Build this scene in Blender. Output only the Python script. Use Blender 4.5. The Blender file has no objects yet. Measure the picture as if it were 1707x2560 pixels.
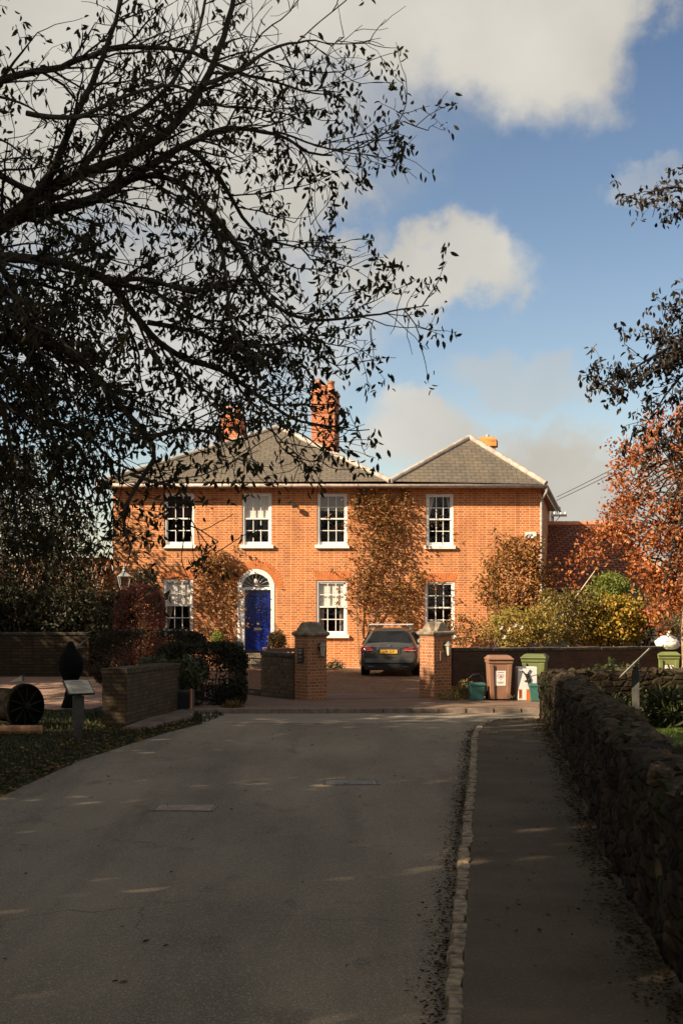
import bpy, math, random
import numpy as np
from mathutils import Vector, Matrix, noise, Quaternion
R = math.radians
rnd = random.Random(7)
nr = np.random.default_rng(7)
sc = bpy.context.scene
COL = sc.collection

# ------------------------------------------------------------------ camera, sun, sky
F, CX, HY, H = 3555.0, 853.5, 1495.0, 2.5         # focal length in photo pixels, principal column, horizon row, eye height
K = 1707 / 1568
def P(px, py, d): return Vector(((px - CX) / F * d, d, H - (py - HY) / F * d))
def PD(px, py, d): return P(px * K, py * K, d)
cd = bpy.data.cameras.new('camera'); cam = bpy.data.objects.new('camera', cd); COL.objects.link(cam)
cam.location = (0, 0, H); cam.rotation_euler = (R(90), 0, 0)
cd.sensor_width = 36; cd.lens = F / 2560 * 36; cd.shift_y = (HY - 1280) / 2560; cd.clip_end = 3000; cd.clip_start = .05
sc.camera = cam
AZ, EL = R(60), R(30)
sd = bpy.data.lights.new('sun', 'SUN'); sd.energy = 5.0; sd.angle = R(.5); sd.color = (1, .82, .60)
so = bpy.data.objects.new('sun', sd); COL.objects.link(so)
so.rotation_euler = Vector((math.sin(AZ) * math.cos(EL), math.cos(AZ) * math.cos(EL), -math.sin(EL))).to_track_quat('-Z', 'Y').to_euler()
so.location = (-40, -25, 30)
sc.view_settings.view_transform = 'Standard'; sc.view_settings.look = 'None'
sc.view_settings.exposure = 1.15; sc.view_settings.gamma = 1

w = bpy.data.worlds.new('World'); sc.world = w; w.use_nodes = True
nt = w.node_tree; N = nt.nodes; L = nt.links
for n in list(N): N.remove(n)
def nd(t, tree=None, **kw):
    n = (tree or nt).nodes.new(t)
    for k, v in kw.items(): setattr(n, k, v)
    return n
def mth(op, a, b=None, clamp=False, tree=None):
    t = tree or nt
    n = t.nodes.new('ShaderNodeMath'); n.operation = op; n.use_clamp = clamp
    for i, x in enumerate((a, b)):
        if x is None: continue
        if isinstance(x, (int, float)): n.inputs[i].default_value = x
        else: t.links.new(x, n.inputs[i])
    return n.outputs[0]
def vmt(op, a, b):
    n = nt.nodes.new('ShaderNodeVectorMath'); n.operation = op
    for i, x in enumerate((a, b)):
        if isinstance(x, tuple): n.inputs[i].default_value = x
        elif x is not None: L.new(x, n.inputs[i])
    return n
out = nd('ShaderNodeOutputWorld'); bg = nd('ShaderNodeBackground'); bg.inputs[1].default_value = .085
sky = nd('ShaderNodeTexSky', sky_type='NISHITA'); sky.sun_disc = False; sky.sun_elevation = EL; sky.sun_rotation = R(180) + AZ
sky.air_density = 1.0; sky.dust_density = .6; sky.ozone_density = 1.6
tc = nd('ShaderNodeTexCoord'); sp = nd('ShaderNodeSeparateXYZ'); L.new(tc.outputs['Generated'], sp.inputs[0])
yy = mth('MAXIMUM', sp.outputs[1], .05)
u = mth('DIVIDE', sp.outputs[0], yy); v = mth('DIVIDE', sp.outputs[2], yy)
cb = nd('ShaderNodeCombineXYZ'); L.new(u, cb.inputs[0]); L.new(v, cb.inputs[1])
nz = nd('ShaderNodeTexNoise'); nz.inputs['Scale'].default_value = 11; nz.inputs['Detail'].default_value = 9; nz.inputs['Roughness'].default_value = .58
L.new(tc.outputs['Generated'], nz.inputs['Vector'])
off = vmt('SUBTRACT', nz.outputs['Color'], (.5, .5, .5)); off = vmt('MULTIPLY', off.outputs[0], (.19, .16, 0))
uv = vmt('ADD', cb.outputs[0], off.outputs[0]).outputs[0]
tot = None
for (px, py, rx, ry, wt) in [(100, 150, 1120, 620, 1), (900, -60, 800, 330, 1), (1330, 90, 330, 290, 1), (1540, -60, 330, 190, 1), (690, 480, 300, 240, 1), (450, 820, 560, 330, .85),
                             (1040, 690, 330, 135, .95), (1330, 965, 260, 90, .45), (1060, 1130, 230, 105, .9), (1500, 1230, 360, 200, 1),
                             (830, 800, 280, 120, .6), (1690, 440, 120, 60, .35)]:
    a = vmt('SUBTRACT', uv, ((px - CX) / F, (HY - py) / F, 0)).outputs[0]
    a = vmt('MULTIPLY', a, (F / rx, F / ry, 0)).outputs[0]
    ln = vmt('LENGTH', a, None).outputs['Value']
    mr = nd('ShaderNodeMapRange', interpolation_type='SMOOTHSTEP'); L.new(ln, mr.inputs[0])
    mr.inputs[1].default_value = 1.08; mr.inputs[2].default_value = .50; mr.inputs[3].default_value = 0; mr.inputs[4].default_value = wt
    tot = mr.outputs[0] if tot is None else mth('MAXIMUM', tot, mr.outputs[0])
nz2 = nd('ShaderNodeTexNoise'); nz2.inputs['Scale'].default_value = 3.1; nz2.inputs['Detail'].default_value = 6
L.new(tc.outputs['Generated'], nz2.inputs['Vector'])
back = nd('ShaderNodeMapRange', interpolation_type='SMOOTHSTEP'); L.new(nz2.outputs[0], back.inputs[0])
back.inputs[1].default_value = .38; back.inputs[2].default_value = .58
side = nd('ShaderNodeMapRange'); L.new(sp.outputs[1], side.inputs[0]); side.inputs[1].default_value = .75; side.inputs[2].default_value = .5
tot = mth('MAXIMUM', tot, mth('MULTIPLY', back.outputs[0], side.outputs[0]), True)
cr = nd('ShaderNodeValToRGB'); nz3 = nd('ShaderNodeTexNoise'); nz3.inputs['Scale'].default_value = 6.5; nz3.inputs['Detail'].default_value = 6
L.new(tc.outputs['Generated'], nz3.inputs['Vector']); L.new(nz3.outputs[0], cr.inputs[0])
cr.color_ramp.elements[0].position = .36; cr.color_ramp.elements[0].color = (2.95, 2.80, 2.50, 1)
cr.color_ramp.elements[1].position = .66; cr.color_ramp.elements[1].color = (3.85, 3.68, 3.3, 1)
skm = nd('ShaderNodeMix', data_type='RGBA', blend_type='MULTIPLY'); skm.inputs[0].default_value = 1
tr_ = nd('ShaderNodeValToRGB'); L.new(sp.outputs[2], tr_.inputs[0]); L.new(sky.outputs[0], skm.inputs[6]); L.new(tr_.outputs[0], skm.inputs[7])
tr_.color_ramp.elements[0].position = .02; tr_.color_ramp.elements[0].color = (.86, .78, .72, 1)
tr_.color_ramp.elements[1].position = .40; tr_.color_ramp.elements[1].color = (.44, .455, .49, 1)
mx = nd('ShaderNodeMix', data_type='RGBA'); L.new(tot, mx.inputs[0]); L.new(skm.outputs[2], mx.inputs[6]); L.new(cr.outputs[0], mx.inputs[7])
L.new(mx.outputs[2], bg.inputs[0]); L.new(bg.outputs[0], out.inputs[0])

# ------------------------------------------------------------------ helpers: objects and meshes
def tag(o, label=None, cat=None, group=None, kind=None):
    if label: o['label'] = label
    if cat: o['category'] = cat
    if group: o['group'] = group
    if kind: o['kind'] = kind
    return o
def thing(name, label, cat, loc=(0, 0, 0), rz=0, group=None):
    o = bpy.data.objects.new(name, None); COL.objects.link(o)
    o.location = loc; o.rotation_euler = (0, 0, rz); o.empty_display_size = .2
    return tag(o, label, cat, group)
def root_loc(o):
    while o.parent: o = o.parent
    return o.location
class MB:
    def __init__(s): s.v = []; s.f = []; s.m = []; s.cur = 0
    def add(s, vs, fs):
        o = len(s.v); s.v += [tuple(p) for p in vs]; s.f += [tuple(i + o for i in f) for f in fs]; s.m += [s.cur] * len(fs); return s
    def box(s, x0, x1, y0, y1, z0, z1, M=None):
        vs = [Vector((x, y, z)) for z in (z0, z1) for y in (y0, y1) for x in (x0, x1)]
        if M: vs = [M @ p for p in vs]
        return s.add(vs, [(0, 2, 3, 1), (4, 5, 7, 6), (0, 1, 5, 4), (2, 6, 7, 3), (0, 4, 6, 2), (1, 3, 7, 5)])
    def taper(s, a, b, z0, z1, c=(0, 0), c2=None, M=None):   # frustum: half sizes a at z0, b at z1
        c2 = c2 or c
        vs = [Vector((cc[0] + sx * h[0], cc[1] + sy * h[1], z)) for (h, z, cc) in ((a, z0, c), (b, z1, c2)) for (sx, sy) in ((-1, -1), (1, -1), (1, 1), (-1, 1))]
        if M: vs = [M @ p for p in vs]
        return s.add(vs, [(3, 2, 1, 0), (4, 5, 6, 7)] + [(i, (i + 1) % 4, (i + 1) % 4 + 4, i + 4) for i in range(4)])
    def tube(s, pts, r, n=6):
        pts = [Vector(p) for p in pts]; k = len(pts)
        if not isinstance(r, (list, tuple)): r = [r] * k
        vs = []
        up = Vector((0, 0, 1)); a = None
        for i, p in enumerate(pts):
            t = (pts[min(i + 1, k - 1)] - pts[max(i - 1, 0)]).normalized()
            if a is None: a = t.cross(up) if abs(t.z) < .95 else t.cross(Vector((1, 0, 0)))
            a = (a - t * a.dot(t)).normalized(); b = t.cross(a)
            vs += [p + (a * math.cos(2 * math.pi * j / n) + b * math.sin(2 * math.pi * j / n)) * r[i] for j in range(n)]
        fs = [(i * n + j, i * n + (j + 1) % n, (i + 1) * n + (j + 1) % n, (i + 1) * n + j) for i in range(k - 1) for j in range(n)]
        fs += [tuple(range(n - 1, -1, -1)), tuple((k - 1) * n + j for j in range(n))]
        return s.add(vs, fs)
    def lathe(s, prof, n=16, c=(0, 0, 0), M=None):
        vs = [Vector((r * math.cos(2 * math.pi * j / n), r * math.sin(2 * math.pi * j / n), z)) for (r, z) in prof for j in range(n)]
        vs = [(M @ p if M else p) + Vector(c) for p in vs]; k = len(prof)
        fs = [(i * n + j, i * n + (j + 1) % n, (i + 1) * n + (j + 1) % n, (i + 1) * n + j) for i in range(k - 1) for j in range(n)]
        fs += [tuple(range(n - 1, -1, -1)), tuple((k - 1) * n + j for j in range(n))]
        return s.add(vs, fs)
    def prism(s, poly, y0, y1, M=None):          # polygon in x,z pushed along y
        n = len(poly); vs = [Vector((x, y0, z)) for x, z in poly] + [Vector((x, y1, z)) for x, z in poly]
        if M: vs = [M @ p for p in vs]
        return s.add(vs, [tuple(range(n)), tuple(range(2 * n - 1, n - 1, -1))] + [(i, i + n, (i + 1) % n + n, (i + 1) % n) for i in range(n)])
    def slab(s, poly, z0, z1):                   # polygon in x,y pushed along z
        n = len(poly); vs = [(x, y, z0) for x, y in poly] + [(x, y, z1) for x, y in poly]
        return s.add(vs, [tuple(range(n - 1, -1, -1)), tuple(range(n, 2 * n))] + [(i, (i + 1) % n, (i + 1) % n + n, i + n) for i in range(n)])
    def arc(s, cx, cz, r0, r1, a0, a1, n, y0, y1):
        for i in range(n):
            b0 = a0 + (a1 - a0) * i / n; b1 = a0 + (a1 - a0) * (i + 1) / n
            s.prism([(cx + r0 * math.cos(b0), cz + r0 * math.sin(b0)), (cx + r1 * math.cos(b0), cz + r1 * math.sin(b0)),
                     (cx + r1 * math.cos(b1), cz + r1 * math.sin(b1)), (cx + r0 * math.cos(b1), cz + r0 * math.sin(b1))], y0, y1)
        return s
def link(name, me, parent):
    o = bpy.data.objects.new(name, me); COL.objects.link(o)
    if parent: o.parent = parent
    return o
def metric_uv(me):
    n = len(me.loops); uvl = me.uv_layers.new(name='UVMap')
    co = np.empty(len(me.vertices) * 3); me.vertices.foreach_get('co', co); co = co.reshape(-1, 3)
    vi = np.empty(n, int); me.loops.foreach_get('vertex_index', vi)
    nor = np.empty(len(me.polygons) * 3); me.polygons.foreach_get('normal', nor); nor = nor.reshape(-1, 3)
    lt = np.empty(len(me.polygons), int); me.polygons.foreach_get('loop_total', lt)
    nl = np.repeat(nor, lt, axis=0)
    t = np.stack([-nl[:, 1], nl[:, 0], np.zeros(n)], 1); q = np.linalg.norm(t, axis=1)
    flat = q < .05; t[flat] = (1, 0, 0); q[flat] = 1; t /= q[:, None]
    b = np.cross(nl, t); b[flat] = (0, 1, 0)
    p = co[vi]
    uvl.data.foreach_set('uv', np.stack([(p * t).sum(1), (p * b).sum(1)], 1).ravel())
def build(name, mb, mats, parent=None, world=False, smooth=False, bevel=0, sub=0, kind=None, uvm=True):
    me = bpy.data.meshes.new(name)
    vs = mb.v
    if world and parent:
        o = root_loc(parent); vs = [(x - o.x, y - o.y, z - o.z) for x, y, z in vs]
    me.from_pydata(vs, [], mb.f)
    for m in (mats if isinstance(mats, (list, tuple)) else [mats]): me.materials.append(m)
    if max(mb.m or [0]): me.polygons.foreach_set('material_index', mb.m)
    if uvm: metric_uv(me)
    if smooth: me.polygons.foreach_set('use_smooth', [True] * len(me.polygons))
    me.update()
    o = link(name, me, parent)
    if bevel:
        md = o.modifiers.new('bevel', 'BEVEL'); md.width = bevel; md.segments = 2; md.limit_method = 'ANGLE'; md.angle_limit = R(40)
    if sub:
        md = o.modifiers.new('sub', 'SUBSURF'); md.levels = md.render_levels = sub
    if kind: o['kind'] = kind
    return o
def npmesh(name, V, Fq, m, parent=None, smooth=False):
    me = bpy.data.meshes.new(name)
    V = np.asarray(V, dtype=np.float32); Fq = np.asarray(Fq, dtype=np.int32)
    if parent is not None:
        o = root_loc(parent); V = V - np.array([o.x, o.y, o.z], dtype=np.float32)
    k = Fq.shape[1]
    me.vertices.add(len(V)); me.vertices.foreach_set('co', V.ravel())
    me.loops.add(Fq.size); me.loops.foreach_set('vertex_index', Fq.ravel())
    me.polygons.add(len(Fq)); me.polygons.foreach_set('loop_start', np.arange(0, Fq.size, k, dtype=np.int32))
    me.polygons.foreach_set('loop_total', np.full(len(Fq), k, dtype=np.int32))
    if smooth: me.polygons.foreach_set('use_smooth', np.ones(len(Fq), bool))
    me.materials.append(m); me.update(calc_edges=True); me.validate()
    return link(name, me, parent)
def text_mb(mb, s, size, M):
    cu = bpy.data.curves.new('lettering', 'FONT'); cu.body = s; cu.size = size; cu.align_x = 'CENTER'; cu.align_y = 'CENTER'; cu.offset = size * .012
    ob = bpy.data.objects.new('lettering', cu); me = bpy.data.meshes.new_from_object(ob)
    mb.add([M @ v.co for v in me.vertices], [tuple(p.vertices) for p in me.polygons])
    bpy.data.objects.remove(ob); bpy.data.curves.remove(cu); bpy.data.meshes.remove(me)
    return mb
def disp(name, o_pts): pass

# ------------------------------------------------------------------ materials
def newmat(name):
    m = bpy.data.materials.new(name); m.use_nodes = True
    t = m.node_tree; b = t.nodes['Principled BSDF']; return m, t, b
def c4(c): return (c[0], c[1], c[2], 1)
def mixc(t, fac, a, b, mode='MIX'):
    n = t.nodes.new('ShaderNodeMix'); n.data_type = 'RGBA'; n.blend_type = mode
    if isinstance(fac, (int, float)): n.inputs[0].default_value = fac
    else: t.links.new(fac, n.inputs[0])
    for i, x in ((6, a), (7, b)):
        if isinstance(x, tuple): n.inputs[i].default_value = c4(x)
        else: t.links.new(x, n.inputs[i])
    return n.outputs[2]
def noi(t, scale, detail=4, src='Object', rough=.55, stretch=None):
    tcn = t.nodes.new('ShaderNodeTexCoord'); n = t.nodes.new('ShaderNodeTexNoise')
    n.inputs['Scale'].default_value = scale; n.inputs['Detail'].default_value = detail; n.inputs['Roughness'].default_value = rough
    s = tcn.outputs[src]
    if stretch:
        mp = t.nodes.new('ShaderNodeMapping'); mp.inputs['Scale'].default_value = stretch; t.links.new(s, mp.inputs[0]); s = mp.outputs[0]
    t.links.new(s, n.inputs['Vector']); return n.outputs[0]
def rng_(t, x, a, b, lo=0., hi=1.):
    n = t.nodes.new('ShaderNodeMapRange'); t.links.new(x, n.inputs[0])
    n.inputs[1].default_value = a; n.inputs[2].default_value = b; n.inputs[3].default_value = lo; n.inputs[4].default_value = hi
    return n.outputs[0]
def bump(t, b, h, strength=.5, dist=.02):
    n = t.nodes.new('ShaderNodeBump'); n.inputs['Strength'].default_value = strength; n.inputs['Distance'].default_value = dist
    t.links.new(h, n.inputs['Height']); t.links.new(n.outputs[0], b.inputs['Normal'])
def plain(name, c, rough=.6, metal=0, var=.25, scale=8, bmp=0, coat=0, spec=.5, detail=4):
    m, t, b = newmat(name)
    n = noi(t, scale, detail)
    t.links.new(mixc(t, rng_(t, n, .35, .65), tuple(x * (1 - var) for x in c), tuple(min(1, x * (1 + var)) for x in c)), b.inputs['Base Color'])
    b.inputs['Roughness'].default_value = rough; b.inputs['Metallic'].default_value = metal
    b.inputs['Specular IOR Level'].default_value = spec; b.inputs['Coat Weight'].default_value = coat; b.inputs['Coat Roughness'].default_value = .05
    if bmp: bump(t, b, n, bmp)
    return m
def bricks(name, c1, c2, mortar, bw=.225, rh=.075, ms=.009, squash=.5, sq=2, stain=(.1, .07, .05), stain_amt=.35, bmp=.5, rough=.85, bias=-.1, off=.5):
    m, t, b = newmat(name)
    tcn = t.nodes.new('ShaderNodeTexCoord'); br = t.nodes.new('ShaderNodeTexBrick')
    wob = t.nodes.new('ShaderNodeTexNoise'); wob.inputs['Scale'].default_value = 5; t.links.new(tcn.outputs['UV'], wob.inputs['Vector'])
    va = t.nodes.new('ShaderNodeVectorMath'); va.operation = 'MULTIPLY_ADD'; t.links.new(wob.outputs['Color'], va.inputs[0]); va.inputs[1].default_value = (.014, .014, 0)
    t.links.new(tcn.outputs['UV'], va.inputs[2]); t.links.new(va.outputs[0], br.inputs['Vector'])
    br.inputs['Scale'].default_value = 1; br.inputs['Brick Width'].default_value = bw; br.inputs['Row Height'].default_value = rh
    br.inputs['Mortar Size'].default_value = ms; br.inputs['Mortar Smooth'].default_value = .25; br.inputs['Bias'].default_value = bias
    br.squash = squash; br.squash_frequency = sq; br.offset = off
    br.inputs['Color1'].default_value = c4(c1); br.inputs['Color2'].default_value = c4(c2); br.inputs['Mortar'].default_value = c4(mortar)
    n1 = noi(t, 1.1, 6, 'UV'); n2 = noi(t, 14, 3, 'UV')
    c = mixc(t, rng_(t, n1, .5, .78, 0, stain_amt), br.outputs[0], stain)
    c = mixc(t, rng_(t, n2, .35, .7, 0, .28), c, tuple(x * .55 for x in c1))
    n3 = noi(t, 2.2, 5, 'UV', stretch=(1, .16, 1)); c = mixc(t, rng_(t, n3, .54, .74, 0, .4), c, tuple(x * .5 for x in c2))
    t.links.new(c, b.inputs['Base Color']); b.inputs['Roughness'].default_value = rough; b.inputs['Specular IOR Level'].default_value = .25
    inv = mth('SUBTRACT', 1, br.outputs[1], tree=t); bump(t, b, mth('ADD', inv, mth('MULTIPLY', n2, .35, tree=t), tree=t), bmp, .012)
    return m
def leafmat(name, cols, trans=.3, rough=.5, spec=.35):
    m, t, b = newmat(name)
    g = t.nodes.new('ShaderNodeNewGeometry'); r = t.nodes.new('ShaderNodeValToRGB'); t.links.new(g.outputs['Random Per Island'], r.inputs[0])
    el = r.color_ramp.elements
    for i, c in enumerate(cols):
        e = el[i] if i < 2 else el.new(.5)
        e.position = i / max(1, len(cols) - 1); e.color = c4(c)
    for i, c in enumerate(cols): pass
    t.links.new(r.outputs[0], b.inputs['Base Color']); b.inputs['Roughness'].default_value = rough; b.inputs['Specular IOR Level'].default_value = spec
    tr = t.nodes.new('ShaderNodeBsdfTranslucent'); t.links.new(r.outputs[0], tr.inputs[0])
    mxs = t.nodes.new('ShaderNodeMixShader'); mxs.inputs[0].default_value = trans
    t.links.new(b.outputs[0], mxs.inputs[1]); t.links.new(tr.outputs[0], mxs.inputs[2]); t.links.new(mxs.outputs[0], t.nodes['Material Output'].inputs[0])
    return m
def glassmat(name, tint=(.9, .9, .9)):
    m, t, b = newmat(name); t.nodes.remove(b)
    tr = t.nodes.new('ShaderNodeBsdfTransparent'); tr.inputs[0].default_value = c4(tint)
    gl = t.nodes.new('ShaderNodeBsdfGlossy'); gl.inputs['Roughness'].default_value = .02
    fr = t.nodes.new('ShaderNodeLayerWeight'); fr.inputs[0].default_value = .5
    fz = mth('ADD', mth('MULTIPLY', mth('POWER', fr.outputs['Facing'], 5., tree=t), .9, tree=t), .045, tree=t)
    mxs = t.nodes.new('ShaderNodeMixShader'); t.links.new(fz, mxs.inputs[0])
    nn = noi(t, 3, 2); bp = t.nodes.new('ShaderNodeBump'); bp.inputs['Strength'].default_value = .12; bp.inputs['Distance'].default_value = .02
    t.links.new(nn, bp.inputs['Height']); t.links.new(bp.outputs[0], gl.inputs['Normal'])
    t.links.new(tr.outputs[0], mxs.inputs[1]); t.links.new(gl.outputs[0], mxs.inputs[2]); t.links.new(mxs.outputs[0], t.nodes['Material Output'].inputs[0])
    return m
def groundmat(name, c1, c2, s1=2., c3=None, s3=60., bmp=.4, dist=.01, rough=.95, speck=.5, spec=.2, streak=None):
    m, t, b = newmat(name)
    a = noi(t, s1, 6, stretch=streak); f = noi(t, s3, 3)
    c = mixc(t, rng_(t, a, .35, .65), c1, c2)
    if c3: c = mixc(t, rng_(t, f, .56, .7, 0, speck), c, c3)
    g = noi(t, s3 * 2.3, 2); c = mixc(t, rng_(t, g, .35, .65, 0, .45), c, tuple(x * .45 for x in c1))
    t.links.new(c, b.inputs['Base Color']); b.inputs['Roughness'].default_value = rough; b.inputs['Specular IOR Level'].default_value = spec
    bump(t, b, f, bmp, dist); return m

M_brick = bricks('house brick', (.54, .184, .056), (.29, .078, .034), (.70, .44, .24), bw=.25, rh=.079, ms=.0105, squash=.66, stain_amt=.40, stain=(.34, .10, .05), bias=-.28)
M_arch = plain('rubbed arch brick', (.54, .17, .05), .85, var=.18, scale=5)
M_mortar = plain('mortar', (.62, .40, .24), .9)
M_chim = bricks('chimney brick', (.50, .15, .055), (.34, .085, .038), (.55, .32, .19), stain_amt=.3, stain=(.16, .06, .035))
M_slate = bricks('roof slate', (.155, .130, .098), (.115, .096, .074), (.05, .045, .04), bw=.32, rh=.19, ms=.012, squash=1, sq=2, stain=(.22, .17, .10), stain_amt=.4, bmp=.8, rough=.7)
M_ridge = plain('hip mortar', (.36, .31, .26), .85, var=.25, scale=4, bmp=.3)
M_white = plain('white paint', (.80, .77, .72), .45, var=.05, scale=12)
M_cream = plain('cream fascia paint', (.55, .44, .36), .5, var=.08)
M_grey = plain('grey pipe paint', (.36, .34, .31), .5)
M_glass = glassmat('window glass')
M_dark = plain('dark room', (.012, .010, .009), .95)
M_blind = plain('blind fabric', (.74, .70, .63), .9, var=.04)
M_gblind = plain('grey blind fabric', (.36, .35, .32), .9, var=.05)
M_curt = plain('curtain fabric', (.42, .33, .25), .9, var=.3, scale=9)
M_purp = plain('plum curtain fabric', (.06, .025, .03), .9)
M_blue = plain('blue door paint', (.006, .016, .15), .22, var=.2, scale=3, coat=.4)
M_brass = plain('brass', (.75, .55, .28), .25, metal=1, var=.1)
M_black = plain('black iron', (.012, .012, .012), .5, var=.3)
M_bl2 = plain('black rubber', (.014, .014, .013), .8)
M_lead = plain('lead', (.34, .34, .34), .6)
M_terra = plain('terracotta', (.55, .22, .10), .8, var=.2, scale=6)
M_lichen = plain('lichen brick', (.48, .20, .05), .9, var=.4, scale=9)
M_wallb = bricks('old garden brick', (.085, .042, .026), (.045, .024, .016), (.07, .052, .036), bmp=.9, stain=(.035, .035, .02), stain_amt=.85, bias=0)
M_pier = bricks('pier brick', (.36, .14, .06), (.20, .07, .035), (.44, .32, .20), bmp=.8, stain=(.07, .05, .035), stain_amt=.55, squash=.5, sq=2)
M_lowb = bricks('mossy yellow brick', (.12, .074, .035), (.045, .030, .017), (.045, .038, .026), bw=.23, rh=.08, ms=.014, bmp=1, stain=(.03, .035, .018), stain_amt=.8)
M_cap = plain('weathered stone', (.19, .15, .105), .9, var=.45, scale=7, bmp=.5)
M_copd = plain('mossy coping', (.055, .045, .03), .95, var=.5, scale=9, bmp=.6)
M_wood = plain('brown timber', (.16, .07, .035), .7, var=.3, scale=14)
M_wood2 = plain('weathered timber', (.06, .055, .045), .8, var=.3, scale=10)
M_bark = plain('bark', (.042, .030, .019), .9, var=.4, scale=20, bmp=.5)
M_twig = plain('twig bark', (.24, .15, .09), .85, var=.3)
def asphalt_mat():
    m, t, b = newmat('worn asphalt')
    a = noi(t, .5, 5, stretch=(1, .4, 1)); c = mixc(t, rng_(t, a, .36, .62), (.19, .150, .096), (.335, .268, .176))
    tr = noi(t, .9, 4, stretch=(1.5, .10, 1)); c = mixc(t, rng_(t, tr, .50, .66, 0, .55), c, (.115, .094, .062))      # tyre-worn and damp bands
    pa = noi(t, 1.6, 6, stretch=(1, .5, 1)); c = mixc(t, rng_(t, pa, .60, .68, 0, .5), c, (.085, .062, .038))
    f = noi(t, 60, 3); c = mixc(t, rng_(t, f, .52, .66, 0, .7), c, (.50, .42, .30))
    g = noi(t, 130, 2); c = mixc(t, rng_(t, g, .38, .62, .6, 0), c, (.055, .042, .028))
    tcn = t.nodes.new('ShaderNodeTexCoord'); wob = t.nodes.new('ShaderNodeTexNoise'); wob.inputs['Scale'].default_value = 1.2; wob.inputs['Detail'].default_value = 5
    t.links.new(tcn.outputs['Object'], wob.inputs['Vector']); va = t.nodes.new('ShaderNodeVectorMath'); va.operation = 'MULTIPLY_ADD'
    t.links.new(wob.outputs['Color'], va.inputs[0]); va.inputs[1].default_value = (1.3, 1.3, 0); t.links.new(tcn.outputs['Object'], va.inputs[2])
    vo = t.nodes.new('ShaderNodeTexVoronoi'); vo.feature = 'DISTANCE_TO_EDGE'; vo.inputs['Scale'].default_value = .33; t.links.new(va.outputs[0], vo.inputs['Vector'])
    msk = mth('MULTIPLY', rng_(t, vo.outputs[0], .003, .0, 0, 1), rng_(t, noi(t, .35, 2), .48, .6), tree=t)
    c = mixc(t, mth('MULTIPLY', msk, .7, tree=t), c, (.04, .03, .02))
    t.links.new(c, b.inputs['Base Color']); b.inputs['Roughness'].default_value = .9; b.inputs['Specular IOR Level'].default_value = .25
    bump(t, b, mth('ADD', f, mth('MULTIPLY', g, .6, tree=t), tree=t), .8, .008); return m
M_asph = asphalt_mat()
M_asph2 = groundmat('smooth asphalt', (.27, .215, .15), (.32, .26, .19), .8, (.42, .35, .27), 80, bmp=.3)
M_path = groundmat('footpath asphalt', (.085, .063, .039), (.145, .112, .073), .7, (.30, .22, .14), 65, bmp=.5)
M_pave = groundmat('pavement asphalt', (.17, .105, .07), (.22, .145, .10), 1.2, (.42, .30, .20), 35, bmp=.4)
M_apron = groundmat('brick apron', (.19, .11, .075), (.25, .155, .11), 1.2, (.30, .21, .15), 20, bmp=.4)
M_gravel = groundmat('drive gravel', (.17, .090, .050), (.25, .14, .08), 2.5, (.50, .32, .20), 10, bmp=1, dist=.03, speck=.8)
M_gravy = groundmat('yard gravel', (.26, .16, .11), (.33, .21, .15), 1.5, (.5, .36, .27), 18, bmp=1, dist=.03, speck=.8)
M_soil = groundmat('ground soil and grass', (.022, .024, .010), (.035, .032, .014), .7, (.05, .04, .02), 30, bmp=.8, dist=.03)
M_lawn = groundmat('lawn', (.065, .10, .012), (.10, .13, .02), 1.1, (.10, .10, .03), 40, bmp=1, dist=.03)
M_kerb = plain('kerb stone', (.235, .175, .105), .9, var=.5, scale=14, bmp=1)

# ------------------------------------------------------------------ foliage helpers
def leaves(pts, size, aspect=.5, bias=(0, 0, -.3), wild=1., seed=0, fold=.18):
    g = np.random.default_rng(seed); n = len(pts); pts = np.asarray(pts, dtype=float)
    d = g.normal(size=(n, 3)) * wild + np.array(bias); d /= np.linalg.norm(d, axis=1)[:, None]
    r = g.normal(size=(n, 3)); s = np.cross(d, r); s /= np.linalg.norm(s, axis=1)[:, None]; up = np.cross(s, d)
    ln = g.uniform(size[0], size[1], n)[:, None]; wd = ln * aspect * .5
    V = np.empty((n, 6, 3)); V[:, 0] = pts; V[:, 1] = pts + d * ln * .3 + s * wd * .85 + up * ln * fold * .6; V[:, 2] = pts + d * ln * .65 + s * wd * .8 + up * ln * fold * .5
    V[:, 3] = pts + d * ln - up * ln * fold * .4; V[:, 4] = pts + d * ln * .65 - s * wd * .8 + up * ln * fold * .5; V[:, 5] = pts + d * ln * .3 - s * wd * .85 + up * ln * fold * .6
    i = np.arange(n)[:, None] * 6
    Fq = np.concatenate([i + np.array([[0, 1, 2, 3]]), i + np.array([[0, 3, 4, 5]])])
    return V.reshape(-1, 3), Fq
def blob(n, c, rad, seed=0, shell=.55, lump=.35, freq=1.3, flat=None):
    g = np.random.default_rng(seed); d = g.normal(size=(n, 3)); d /= np.linalg.norm(d, axis=1)[:, None]
    rr = (shell + (1 - shell) * g.uniform(size=n)) ** .8
    k = np.array([1 + lump * noise.noise(Vector(x) * freq * 2 + Vector((seed * 3.1, 0, 0))) * 1.6 for x in d])
    p = d * (rr * k)[:, None]
    if flat: p = np.sign(p) * np.abs(p) ** flat
    return p * np.array(rad) + np.array(c)
def clumps(centers, n_each, r, seed=0):
    g = np.random.default_rng(seed); c = np.asarray(centers); k = np.repeat(c, n_each, axis=0)
    return k + g.normal(size=k.shape) * r
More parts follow.
